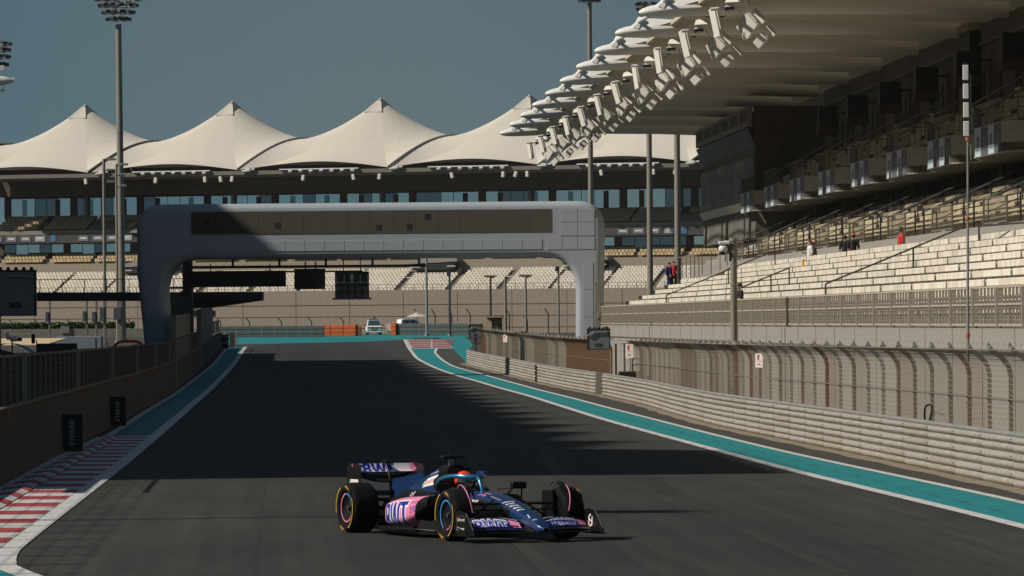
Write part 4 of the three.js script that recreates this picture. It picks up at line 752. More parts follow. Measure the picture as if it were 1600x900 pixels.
// local axes: x along the row from the left, y up, z towards the viewer (depth is -z)
const fx = (px) => { const [a] = ray(px, 400); const t = (FB.x * FO.x + FB.z * FO.z) / (FB.x * a - FB.z); const X = a * t, Z = -t; return (X - FO.x) * FA.x + (Z - FO.z) * FA.z; };
{
  const x0 = fx(-60), x1 = fx(1150), W = x1 - x0, cx = (x0 + x1) / 2;
  const long = (pts) => prism(pts.map(([b, y]) => [b, y]), 0, W).rotateY(Math.PI / 2).translate(x0, 0, 0); // profile in (depth, height)
  // lower terrace and front wall
  const p = [[0, -1], [0, 8.5], [0.9, 8.5]]; for (let i = 0; i < 9; i++) p.push([0.9 + 0.85 * i, 8.1 + 0.31 * i], [1.75 + 0.85 * i, 8.1 + 0.31 * i]); p.push([8.6, 12.5], [9.2, 12.5]);
  for (let i = 0; i < 3; i++) p.push([9.2 + 0.85 * i, 12.4 + 0.35 * i], [10.05 + 0.85 * i, 12.4 + 0.35 * i]); p.push([14, 13.2], [14, -1]);
  mesh('terrace', long(p), M.beige_wall, far);
  for (const y of [3.6, 5.1, 6.6]) mesh('wall_groove', box(W, 0.06, 0.05, cx, y, 0.02), M.concrete_dark, far);
  for (let x = x0 + 3; x < x1; x += 7.4) mesh('wall_joint', box(0.06, 6.6, 0.04, x, 5, 0.02), M.concrete, far);
  const stubs = []; for (let x = x0; x < x1; x += 1.25) stubs.push(box(0.07, 0.95, 0.07, x, 8.75, -0.1)); stubs.push(box(W, 0.05, 0.05, cx, 9.2, -0.1), box(W, 0.04, 0.04, cx, 8.8, -0.1)); mesh('railing', join(stubs), M.post_grey, far);
  const stubs2 = []; for (let x = x0; x < x1; x += 1.25) stubs2.push(box(0.06, 1.0, 0.06, x, 12.7, -8.7)); stubs2.push(box(W, 0.05, 0.05, cx, 13.2, -8.7)); mesh('railing', join(stubs2), M.dark_metal, far);
  for (const [a, b] of [[635, 692], [757, 900], [945, 1002]]) mesh('bright_rail', box(fx(b) - fx(a), 0.1, 0.1, (fx(a) + fx(b)) / 2, 10.1, 0.2), M.car_white, far);
  // seats
  const shell = join([rbox(0.42, 0.4, 0.1, 0.04, 0, 0.62, -0.1, 1), rbox(0.42, 0.08, 0.42, 0.03, 0, 0.42, 0.12, 1)]);
  const seats = (n, b0, y0, rise, gapAt, skip) => { const L = []; for (let i = 0; i < n; i++) for (let x = x0 + 0.3; x < x1 - 0.3; x += 0.5) { const ph = ((x - gapAt) % 6.9 + 6.9) % 6.9; if (ph < 0.75 || (skip && skip(x, i))) continue; L.push(new THREE.Matrix4().makeTranslation(x, y0 + rise * i, -(b0 + 0.85 * i + 0.45))); } return L; };
  const vom = [[135, 207], [590, 655], [832, 892]].map(([a, b]) => [fx(a) + 2.5, fx(b) + 2.5]);
  inst('seat_rows', shell, M.seat_white, seats(9, 0.9, 8.1, 0.31, fx(692), (x, i) => i > 6 && vom.some(([a, b]) => x > a && x < b)), far, () => rr(0.84, 1));
  inst('seat_rows', shell, mat('seat_yellow', 0.62, 0.49, 0.29, 0.6), seats(3, 9.2, 12.4, 0.35, fx(692) + 2), far, () => rr(0.82, 1));
  for (let x = fx(692); x > x0; x -= 6.9) aisle(x); for (let x = fx(692) + 6.9; x < x1; x += 6.9) aisle(x);
  function aisle(x) { const g = []; for (let i = 0; i < 18; i++) g.push(box(0.7, 0.16, 0.4, x + 0.37, 8.16 + i * 0.155, -(1.15 + i * 0.425))); mesh('steps', join(g), M.concrete, far); }
  for (const [a, b] of vom) { // passage mouths in the upper part of the lower tier
    const v = mesh('passage', box(b - a, 0.9, 1.8, (a + b) / 2, 11.6, -7.6), M.black, far);
    mesh('hood', hexa(V(a - 1.2, 11.9, -6.6), V(b + 0.4, 12.2, -6.6), V(b + 0.4, 12.6, -6.6), V(a + 1.6, 12.75, -6.6), V(0, 0, -2)), M.concrete_grey, v);
    mesh('lit_edge', box((b - a) * 0.28, 0.1, 0.1, lerp(a, b, 0.06), 11.5, -6.4), M.car_white, v); mesh('lit_edge', box((b - a) * 0.2, 0.1, 0.1, lerp(a, b, 0.95), 11.6, -6.4), M.car_white, v);
  }
  // lower glazing and the advertising band
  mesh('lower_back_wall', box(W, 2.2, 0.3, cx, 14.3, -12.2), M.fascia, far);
  const band = mesh('balcony_band', box(W, 1.15, 3.6, cx, 15.9, -11.2), mat('band', 0.055, 0.05, 0.055, 0.7), far);
  for (let i = 0, x = x0 + 1; x < x1; x += 2.1, i++) if (i % 6 < 4) { const a = mesh('banner', box(1.45, 0.7, 0.05, x, 15.92, -9.36), i % 6 === 3 ? M.poster_blue : mat_once('banner_grey', 0.19, 0.2, 0.22), band); mesh('mark', box(0.9, 0.2, 0.03, x, 15.95, -9.32), M.car_white, a); } else if (i % 6 === 4) mesh('banner', box(0.75, 0.9, 0.05, x - 0.2, 15.95, -9.36), mat_once('blue_banner', 0.05, 0.16, 0.3), band);
  // upper tier
  const u = [[9.6, 16.4], [9.6, 17.0]]; for (let i = 0; i < 5; i++) u.push([9.9 + 0.85 * i, 16.8 + 0.36 * i], [10.75 + 0.85 * i, 16.8 + 0.36 * i]); u.push([14.5, 18.3], [14.5, 16.4]);
  mesh('upper_terrace', long(u), M.concrete, far);
  inst('seat_rows', shell, mat('seat_tan', 0.46, 0.37, 0.22, 0.6), seats(5, 9.9, 16.8, 0.36, fx(692) + 1, (x, i) => (Math.floor((x - x0) / 13.8) % 2 === 1 && i < 3 && ((x - x0) % 13.8) < 6)), far, () => rr(0.8, 1));
  for (const px of [128, 1066]) { const a = fx(px) + 3; mesh('ramp_wall', hexa(V(a, 16.6, -9.0), V(a + 7, 16.2, -9.0), V(a + 7, 19.2, -9.0), V(a + 4.6, 19.3, -9.0), V(0, 0, -1.2)), M.concrete, far); mesh('ramp_mouth', hexa(V(a + 1.5, 16.5, -8.8), V(a + 8, 16.2, -8.8), V(a + 8, 17.3, -8.8), V(a + 5.6, 18.3, -8.8), V(0, 0, -0.5)), M.black, far); }
  // glazing
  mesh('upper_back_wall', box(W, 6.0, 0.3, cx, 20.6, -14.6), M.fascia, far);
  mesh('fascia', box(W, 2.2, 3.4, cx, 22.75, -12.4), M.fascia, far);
  const glaze = (y0, y1, z, pitch, n) => { for (let x = x0 + 0.5; x < x1; x += pitch) { mesh('pillar', box(0.9, y1 - y0 + 0.4, 0.5, x, (y0 + y1) / 2, z), M.fascia, far); const w = (pitch - 1.0) / n; for (let k = 0; k < n; k++) { const h = (k === 1 && n > 3) ? y1 - y0 + 0.5 : y1 - y0 - 0.1; const q = mesh('pane', box(w - 0.09, h, 0.05, x + 0.5 + (k + 0.5) * w, y1 - h / 2, z + 0.1), rnd() < 0.25 ? M.glass_dim ?? pmat('glass_dim', 0.25, 0.34, 0.36, { roughness: 0.1, metalness: 0.7 }) : M.glass_teal, far); q.rotation.y = 0; } } };
  glaze(19.0, 21.45, -14.3, 9.7, 5); glaze(14.0, 15.2, -11.9, 9.7, 5);
  for (let x = x0 + 3; x < x1; x += 4.85) mesh('curtain', box(0.7, 2.2, 0.04, x, 20.2, -14.16), rnd() < 0.5 ? M.glass_dim : M.fascia, far);
  // eaves: gutter beam with floodlights, dark gap under the cloth
  mesh('eaves_wall', box(W, 1.6, 0.4, cx, 24.4, -9), M.fascia, far);
  mesh('eaves_beam', join([box(W, 0.5, 0.7, cx, 24.15, -4.6), box(W, 0.3, 3.8, cx, 23.85, -6.6)]), mat('eaves', 0.17, 0.155, 0.13, 0.7), far);
  const pk = [-97, 135, 365, 597, 830, 1063], pkx = pk.map((q) => fx(q));
  const lampG = rbox(0.5, 0.28, 0.4, 0.05), hang = rbox(0.42, 0.75, 0.42, 0.08);
  for (let i = 0; i < 5; i++) { const a = fx(pk[i + 1]) ; for (let k = 0; k < 7; k++) { const l = mesh('eaves_lamp', lampG, M.car_white, far); l.position.set(a + 6.5 + k * 1.45, 24.25 + 0.05 * (k % 2), -4.0); l.rotation.x = 0.5; l.rotation.z = rr(-0.2, 0.2); }
    for (const d of [-3.4, -1.8, 8.2, 15.2]) if (d > -3 || i % 2) { const l = mesh('speaker', hang, M.lamp_white, far); l.position.set(a + d, 23.35, -4.3); l.rotation.z = rr(-0.3, 0.3); } 
    const f = mesh('cable_anchor', join([rbox(0.7, 0.4, 0.6, 0.08), bar(V(-0.9, -0.15, 0), V(0.9, 0.1, 0), 0.12)]), M.car_white, far); f.position.set(a + 0.6, 24.5, -4.0);
    const pipe = mesh('light_strip', box(11, 0.14, 0.3, a + 10.5, 24.5, -4.05), M.car_white, far); }
  // tents
  const PITCH = pkx[2] - pkx[1], DEPTH = 19, SHIFT = 12.2; // the cloth squares lie askew to the row
  const yB = 24.55, yP = 33.9, bf = 4.3;
  pkx.forEach((xp, i) => {
    const pb = bf + DEPTH / 2, Px = fxAt(pk[i], pb);
    const FLx = Px - SHIFT / 2 - PITCH / 2 - 0.0, FRx = FLx + PITCH;
    const corner = [[FLx, bf], [FRx, bf], [FRx + SHIFT, bf + DEPTH], [FLx + SHIFT, bf + DEPTH]];
    const edge = (e) => { const k = Math.floor(e) % 4, f = e - Math.floor(e), A = corner[k], B = corner[(k + 1) % 4], bow = Math.sin(Math.PI * f), inw = k % 2 ? 0 : 0.06; const x = lerp(A[0], B[0], f), b = lerp(A[1], B[1], f); return [lerp(x, Px, inw * bow), yB + bow * (k % 2 ? 4.3 : 0.95), lerp(b, pb, inw * bow)]; };
    const surf = (e, r) => { const B = edge(e); const k = Math.pow(1 - r, 1.75); return V(lerp(Px, B[0], r), B[1] + (yP - B[1]) * k, -lerp(pb, B[2], r)); };
    const parts = []; for (let k = 0; k < 4; k++) parts.push(grid(20, 16, (u, v) => { const q = surf(k + u * 0.9999, 0.10 + 0.9 * v); return [q.x, q.y, q.z]; }, (u, v) => [u * 5, v * 4]));
    const cloth = mesh('tent_roof', join(parts), M.fabric, far);
    const cp = []; for (let k = 0; k < 4; k++) cp.push(grid(6, 4, (u, v) => { const q = surf(k + u * 0.9999, 0.125 * v); const hh = yP + 0.25 - v * 1.0 * 0 - (yP - surf(k, 0.125).y + 0.0) * v; return [q.x, hh, q.z]; }));
    mesh('peak_cap', join(cp), M.fabric, cloth);
    if (i === 3) mesh('antenna', cyl(0.03, 0.02, 4.2, 6, Px, yP + 2.2, -pb), M.steel, cloth);
    const c = []; for (let s = 0; s <= 16; s++) { const q = surf(1 + s / 16 * 0.9999, 1); c.push(V(q.x, q.y + 0.12, q.z)); }
    mesh('valley_cable', tube(c, 0.13, 40, 6), M.steel, cloth);
    mesh('mast_pole', cyl(0.3, 0.3, yP - 12, 8, Px, (yP + 12) / 2, -pb), M.steel, cloth);
  });
  function fxAt(px, b) { const [a] = ray(px, 400); const t = (b + FB.x * FO.x + FB.z * FO.z) / (FB.x * a - FB.z); return (a * t - FO.x) * FA.x + (-t - FO.z) * FA.z; }
}
function mat_once(n, r, g, b) { return M[n] ?? mat(n, r, g, b, 0.7); }
// ---------- far run-off: barriers, vehicles, posts ----------
{
  const blockG = (w, h) => rbox(w, h, 0.9, 0.06, 0, h / 2, 0);
  const B = (label, cat, group, name, m) => { const t = thing(name, label, cat, V(0, 0, 0), 0, group); return t; };
  const nth = ['first', 'second', 'third', 'fourth', 'fifth', 'sixth', 'seventh', 'eighth', 'ninth', 'tenth', 'eleventh', 'twelfth', 'thirteenth', 'fourteenth', 'fifteenth', 'sixteenth'];
  const row = (list, name, label, cat, group, m, label2) => { let proto; for (const [px, D, w, h, turn, own] of list) { let t; if (!proto) { t = proto = thing(name, label, cat, V(0, 0, 0), 0, group); mesh('block', rbox(1, 1, 0.9, 0.05, 0, 0.5, 0), m, t); mesh('strap', join([box(1.01, 0.04, 0.02, 0, 0.3, 0.455), box(1.01, 0.04, 0.02, 0, 0.7, 0.455), box(0.03, 0.96, 0.02, 0.48, 0.5, 0.455)]), M.dark_metal, t); } else t = copy(proto, name); if (label2) t.userData.label = label2(list.findIndex((r) => r[0] === px)); if (own) t.userData.label = own; t.position.copy(onGround(px, D)); t.scale.set(w, h, 1); t.rotation.y = turn; } };
  const L = []; for (let i = 0; i < 9; i++) L.push([340 + i * 19.6, 575 - i * 0.5, 1.4, 1.3, 0]);
  row(L, 'barrier_block', 'grey foam barrier block in the run left of the orange blocks', 'barrier block', 'grey barrier blocks left of the orange ones', M.foam_grey, (i) => `${nth[i]} grey foam block from the left in the run left of the orange blocks`);
  const R = []; for (let i = 0; i < 9; i++) R.push([630 + i * 14.6, 596 - i * 1.5, 1.07, 1.35, -0.1]);
  row(R, 'barrier_block', 'grey foam barrier block in the run right of the vehicles', 'barrier block', 'grey barrier blocks right of the vehicles', M.foam_grey, (i) => `${nth[i]} grey foam block from the left in the run right of the vehicles`);
  row([[508.5, 585.6, 1.52, 1.28, -0.3, 'first orange barrier block from the grey run on its left'], [528.2, 585.15, 1.52, 1.3, -0.3, 'middle orange barrier block of the row of three beside the car'], [547.9, 584.7, 1.52, 1.32, -0.3, 'orange barrier block nearest the white car'], [616.5, 596, 0.62, 1.4, -0.35, 'narrow orange barrier block at the start of the grey run by the pickup']], 'orange_block', 'orange barrier block', 'barrier block', 'orange barrier blocks', M.orange);
  const hb = thing('hazard_board', 'tilted white board with a dark edge beside the narrow orange block', 'board', onGround(608, 597)); mesh('plate', hexa(V(-0.3, 0.7, 0), V(0.35, 0.3, 0), V(0.35, 1.35, 0), V(-0.4, 1.35, 0), V(0, 0, 0.06)), M.car_white, hb); mesh('foot', hexa(V(-0.35, 0.55, 0), V(0.35, 0.1, 0), V(0.35, 0.28, 0), V(-0.3, 0.68, 0), V(0, 0, 0.1)), M.dark_metal, hb);
  const ob = thing('orange_bin', 'small orange and black bin beside the white car', 'bin', onGround(561.5, 592)); mesh('body', rbox(0.45, 1.1, 0.5, 0.05, 0, 0.55, 0), M.orange, ob); mesh('side', rbox(0.1, 0.9, 0.4, 0.03, 0.2, 0.45, 0.1), M.black, ob);
  // white car facing the camera
  {
    const t = thing('parked_car', 'white off-road car with a roof light bar facing the camera beside the orange blocks', 'car', onGround(585, 604), 0.06);
    const prof = (y) => y;
    mesh('body', join([rbox(1.84, 0.62, 4.4, 0.14, 0, 0.72, -2.2, 3), hexa(V(-0.86, 0.98, -0.25), V(0.86, 0.98, -0.25), V(0.84, 1.10, -1.3), V(-0.84, 1.10, -1.3), V(0, -0.2, 0)), hexa(V(-0.82, 1.06, -1.28), V(0.82, 1.06, -1.28), V(0.66, 1.72, -2.1), V(-0.66, 1.72, -2.1), V(0, 0, -2.2)), rbox(1.36, 0.08, 2.2, 0.03, 0, 1.74, -3.1)]), M.car_white, t);
    mesh('windscreen', hexa(V(-0.74, 1.1, -1.27), V(0.74, 1.1, -1.27), V(0.6, 1.64, -1.95), V(-0.6, 1.64, -1.95), V(0, 0.02, 0.03)), M.glass_dark, t);
    mesh('grille', box(0.96, 0.16, 0.04, 0, 0.84, 0.0), M.black, t); mesh('lower_grille', box(0.8, 0.18, 0.04, 0, 0.52, 0.0), M.black, t);
    for (const s of [-1, 1]) { mesh('headlight', rbox(0.34, 0.14, 0.08, 0.03, s * 0.68, 0.86, -0.02), M.glass_dim, t); mesh('fog_lamp', box(0.18, 0.12, 0.04, s * 0.7, 0.5, 0.0), M.black, t); const w = mesh('wheel', new THREE.CylinderGeometry(0.38, 0.38, 0.26, 20).rotateZ(1.57).translate(s * 0.76, 0.38, -0.85), M.tyre_plain, t); const w2 = mesh('wheel', new THREE.CylinderGeometry(0.38, 0.38, 0.26, 20).rotateZ(1.57).translate(s * 0.76, 0.38, -3.4), M.tyre_plain, t); mesh('wing_mirror', rbox(0.24, 0.16, 0.12, 0.04, s * 1.03, 1.14, -1.4), M.dark_metal, t); }
    mesh('bumper', rbox(1.8, 0.2, 0.2, 0.06, 0, 0.36, -0.03), M.car_white, t); mesh('number_plate', box(0.5, 0.11, 0.03, 0, 0.68, 0.02), M.pale_paint, t);
    mesh('light_bar', rbox(1.1, 0.14, 0.3, 0.05, 0, 1.85, -2.4), M.dark_metal, t);
  }
  { // white pickup seen from the side behind the blocks
    const t = thing('parked_pickup', 'white double-cab pickup standing behind the grey barrier blocks', 'pickup', onGround(640, 616), 0.35);
    const sh = new THREE.Shape(); for (const [i, [x, y]] of [[-2.6, 0.45], [-2.6, 1.05], [-1.35, 1.1], [-1.25, 1.72], [-0.95, 1.8], [0.35, 1.8], [1.15, 1.18], [2.3, 1.02], [2.45, 0.5]].entries()) i ? sh.lineTo(x, y) : sh.moveTo(x, y);
    mesh('body', new THREE.ExtrudeGeometry(sh, { depth: 1.7, bevelEnabled: true, bevelSize: 0.06, bevelThickness: 0.06, bevelSegments: 2 }).translate(0, 0, -0.85), M.car_white, t);
    for (const [a, b, c, d] of [[-1.12, -0.35, -1.02, -0.35], [-0.22, 0.75, -0.22, 0.34]]) mesh('side_window', hexa(V(a, 1.2, 0.91), V(b, 1.2, 0.91), V(d, 1.68, 0.91), V(c, 1.68, 0.91), V(0, 0, 0.02)), M.glass_dark, t);
    mesh('windscreen', hexa(V(0.5, 1.72, -0.75), V(0.5, 1.72, 0.75), V(1.12, 1.24, 0.8), V(1.12, 1.24, -0.8), V(0.03, 0.04, 0)), M.glass_dark, t);
    for (const x of [-1.7, 1.6]) for (const z of [-0.8, 0.8]) mesh('wheel', new THREE.CylinderGeometry(0.38, 0.38, 0.26, 18).rotateX(1.57).translate(x, 0.38, z), M.tyre_plain, t);
    mesh('aerial', bar(V(-0.9, 1.8, 0), V(-1.0, 2.05, 0), 0.03), M.black, t);
  }
  { // parasol
    const t = thing('parasol', 'flat white parasol on a stand above the pickup', 'parasol', onGround(652, 612)); const cone = new THREE.ConeGeometry(1.5, 0.5, 6, 1, true).scale(1, 1, 1).translate(0, 2.35, 0);
    mesh('canopy', cone, M.fabric, t); mesh('pole', cyl(0.04, 0.04, 2.5, 8, 0, 1.25, 0), M.dark_metal, t); mesh('strut', bar(V(0.1, 2.5, 0), V(-0.35, 3.05, 0), 0.07), M.dark_metal, t); mesh('folded_cloth', rbox(0.3, 0.7, 0.3, 0.08, 0, 2.35, 0.2), M.fabric, t);
  }
  // hut
  const hut = thing('marshal_hut', 'small cream hut with an open dark front above the rusty fence', 'hut', onGround(773, 430)); 
  mesh('shell', join([box(1.55, 0.1, 1.4, 0, 2.62, 0), box(0.14, 1.5, 1.4, 0.7, 1.9, 0), box(0.5, 1.3, 0.1, -0.5, 1.75, -0.6), box(1.5, 1.6, 0.08, 0, 0.6, -0.4)]), mat('hut_cream', 0.55, 0.42, 0.27, 0.8), hut); mesh('interior', box(1.3, 1.4, 0.06, 0, 1.95, -0.66), M.concrete_dark, hut);
  // posts and lamps
  const lamp = (name, label, cat, px, yTop, D, wpx, m, kind) => { const p = onGround(px, D), h = at(px, yTop, D).y - p.y, r = wpx / 2 / FOCAL * D, t = thing(name, label, cat, p); mesh('pole', cyl(r, r * 0.85, h, 10, 0, h / 2, 0), m, t);
    if (kind === 'lamp') mesh('lamp_head', hexa(V(-0.75, h - 0.05, 0), V(0.3, h - 0.2, 0), V(0.8, h + 0.12, 0), V(-0.6, h + 0.15, 0), V(0, 0, -0.5)), mat_once('rust_lamp', 0.2, 0.13, 0.08), t);
    if (kind === 'camera') mesh('camera', rbox(0.45, 0.5, 0.4, 0.06, -0.1, h, 0), M.dark_metal, t); if (kind === 'cctv') for (const [dx, dy] of [[0.7, -0.1], [0.45, -1.1], [0.55, -2.2]]) { mesh('bracket', bar(V(0, h + dy - 0.1, 0), V(dx, h + dy, 0), 0.06), M.steel, t); mesh('camera', rbox(0.7, 0.22, 0.3, 0.05, dx + 0.1, h + dy + 0.05, 0), M.steel, t); }
    mesh('base', cyl(r * 1.8, r * 1.8, 0.25, 10, 0, 0.12, 0), M.steel, t); return t; };
  lamp('lamp_post', 'thin tall grey post under the gantry right of the start lights', 'post', 667, 395, 575, 4.6, M.galvanised_grey, '');
  lamp('lamp_post', 'short post with a dark box on top, right of the thin tall post', 'post', 703, 428, 570, 4, M.dark_metal, 'camera');
  lamp('lamp_post', 'dark post with a rusty lamp head left of the thick pale post', 'lamp post', 767, 432, 560, 4, M.dark_metal, 'lamp');
  lamp('lamp_post', 'thick pale post standing beside the cream hut', 'post', 790, 432, 480, 5.4, M.pole_grey, '');
  lamp('lamp_post', 'post with a wide rusty lamp head above the rusty fence', 'lamp post', 822, 431, 520, 4.2, M.pole_grey, 'lamp');
  lamp('lamp_post', 'thin dark post with a small lamp nearest the gantry right leg', 'lamp post', 873, 420, 520, 4, M.pole_grey, 'camera');
  lamp('camera_post', 'slim post with three side cameras left of the tall floodlight mast', 'camera post', 164, 248, 480, 5.5, M.pole_grey, 'cctv');
  lamp('camera_post', 'slim post close against the tall floodlight mast', 'camera post', 183.5, 256, 500, 4.4, M.pole_grey, 'cctv');
  // fence posts with bent tips in front of the far wall
  let proto, n = 0;
  for (const px of [20, 60, 110, 205, 345, 390, 440, 487, 537, 590, 680, 706, 735, 796, 824, 857]) {
    const D = 632 - n * 0.2, tall = [680, 706, 735, 796, 857].includes(px) ? 1.45 : 1; n++;
    if (!proto) { proto = thing('fence_post', 'thin bent-topped fence post before the far grandstand wall', 'fence post', V(0, 0, 0), 0, 'bent fence posts before the far wall'); mesh('post', cyl(0.08, 0.08, 1.6, 8, 0, 0.8, 0), M.dark_metal, proto); mesh('bent_top', bar(V(0, 1.58, 0), V(-0.45, 2.1, 0), 0.07), M.dark_metal, proto); }
    const t = n === 1 ? proto : copy(proto, 'fence_post'); t.position.copy(onGround(px, D)); t.scale.y = tall; t.userData.label = `${nth[n - 1]} bent-topped fence post from the left before the far grandstand wall`;
  }
  for (const [y, k] of [[1.05, 0], [2.1, 1], [3.1, 2]]) { const a = V(-75, groundRise(640) + y, -640), b = V(25, groundRise(620) + y, -620); }
  // boxes on posts left
  let bp; const bl = ['first', 'second', 'third', 'fourth', 'fifth'];
  [[76, 6, 487, 503], [134, 6, 486, 502], [149, 7, 487, 503], [162, 9, 480, 502], [186, 14, 480, 500]].forEach(([px, w, y0, y1], i) => {
    const D = 470, p = onGround(px, D), t = thing('screen_post', `${bl[i]} from the left of five posts with dark boxes before the hedge`, 'post', p, 0, 'posts with dark boxes before the hedge');
    const a = at(px, y0, D).y - p.y, b = at(px, y1, D).y - p.y; mesh('box', rbox(w / FOCAL * D * 0.9, a - b, 0.4, 0.04, -0.12, (a + b) / 2, 0), mat_once('slate', 0.08, 0.1, 0.115), t); mesh('post', rbox(w / FOCAL * D * 0.5, a + 1.0, 0.25, 0.03, 0.1, (a + 1.0) / 2, -0.1), M.pole_grey, t);
  });
  // hedge and low wall at left
  const low = thing('low_wall', 'pale low wall under the hedge at the far left', 'wall', onGround(110, 585)); mesh('wall', box(17, 1.0, 0.4, 0, 0.55, 0), M.concrete, low); mesh('plate', box(1.0, 0.8, 0.1, -0.6, 0.95, 0.3), M.concrete_grey, low);
  const hg = thing('hedge', 'dark green clipped hedge row before the far wall at left', 'hedge', onGround(105, 600)); const g0 = hg.position; const leafs = [], q = new THREE.Quaternion(), e = new THREE.Euler();
  for (let i = 0; i < 5200; i++) { const x = rr(-7.9, 7.9), bump = 0.75 + 0.25 * Math.abs(Math.sin(x * 1.35)) + 0.12 * Math.sin(x * 4.1); const r = Math.sqrt(rnd()) , a = rr(0, 6.28); e.set(rr(0, 6), rr(0, 6), rr(0, 6)); leafs.push(new THREE.Matrix4().compose(V(x, 1.25 + Math.sin(a) * 0.42 * r * bump + 0.1 * bump, Math.cos(a) * 0.5 * r), q.setFromEuler(e).clone(), V(1, 1, 1).multiplyScalar(rr(0.7, 1.3)))); }
  const im = inst('foliage', new THREE.PlaneGeometry(0.22, 0.14), new THREE.MeshStandardMaterial({ color: new THREE.Color().setRGB(0.045, 0.1, 0.03), roughness: 0.8, side: THREE.DoubleSide }), leafs, hg, () => rr(0.5, 1.5));
  const stems = []; for (let x = -7.6; x < 7.8; x += 0.55) stems.push(cyl(0.04, 0.02, 1.4, 6, x, 0.7, 0)); mesh('stem', join(stems), M.fascia, hg);
}
// ---------- people ----------
function sdfBody(bones, size, centre, res) { // one continuous surface round tapered bones
  const mc = new MarchingCubes(res, new THREE.MeshStandardMaterial(), false, false, 60000), half = res / 2, k = 0.035; mc.isolation = 0;
  for (let z = 0; z < res; z++) for (let y = 0; y < res; y++) for (let x = 0; x < res; x++) {
    const px = (x - half) / half * size.x + centre.x, py = (y - half) / half * size.y + centre.y, pz = (z - half) / half * size.z + centre.z;
    let d = 9;
    for (const [a, ra, b, rb] of bones) {
      const bx = b[0] - a[0], by = b[1] - a[1], bz = b[2] - a[2], L2 = bx * bx + by * by + bz * bz, t = clamp(((px - a[0]) * bx + (py - a[1]) * by + (pz - a[2]) * bz) / (L2 || 1), 0, 1);
      const q = Math.hypot(px - a[0] - bx * t, py - a[1] - by * t, pz - a[2] - bz * t) - lerp(ra, rb, t);
      const h = Math.max(k - Math.abs(d - q), 0) / k; d = Math.min(d, q) - h * h * k * 0.25;
    }
    mc.field[z * res * res + y * res + x] = -d;
  }
  mc.update();
  const n = mc.count ?? mc.geometry.drawRange.count, g = new THREE.BufferGeometry();
  const p = Float32Array.from(mc.positionArray.subarray(0, n * 3)), nn = Float32Array.from(mc.normalArray.subarray(0, n * 3));
  for (let i = 0; i < n; i++) { p[i * 3] = p[i * 3] * size.x + centre.x; p[i * 3 + 1] = p[i * 3 + 1] * size.y + centre.y; p[i * 3 + 2] = p[i * 3 + 2] * size.z + centre.z; const l = Math.hypot(nn[i * 3] / size.x, nn[i * 3 + 1] / size.y, nn[i * 3 + 2] / size.z) || 1; nn[i * 3] /= size.x * l; nn[i * 3 + 1] /= size.y * l; nn[i * 3 + 2] /= size.z * l; }
  g.setAttribute('position', new THREE.BufferAttribute(p, 3)); g.setAttribute('normal', new THREE.BufferAttribute(nn, 3)); g.setAttribute('uv', new THREE.BufferAttribute(new Float32Array(n * 2), 2));
  return g;
}
function fingers(w, d, side) { // four curled fingers and a thumb at the wrist w, along d
  const b = [];
  for (let i = 0; i < 4; i++) { const o = (i - 1.5) * 0.02, l = [0.07, 0.08, 0.075, 0.06][i]; const r0 = [w[0] + d[0] * 0.08, w[1] + d[1] * 0.08, w[2] + d[2] * 0.08 + o], r1 = [r0[0] + d[0] * l * 0.6, r0[1] + d[1] * l * 0.6, r0[2] + o * 0.1], r2 = [r1[0] - side * 0.02, r1[1] + d[1] * l * 0.5, r1[2]]; b.push([r0, 0.011, r1, 0.010], [r1, 0.010, r2, 0.008]); }
  b.push([[w[0], w[1] + d[1] * 0.03, w[2] + 0.02], 0.013, [w[0] - side * 0.02, w[1] + d[1] * 0.08, w[2] + 0.06], 0.009]);
  return b;
}
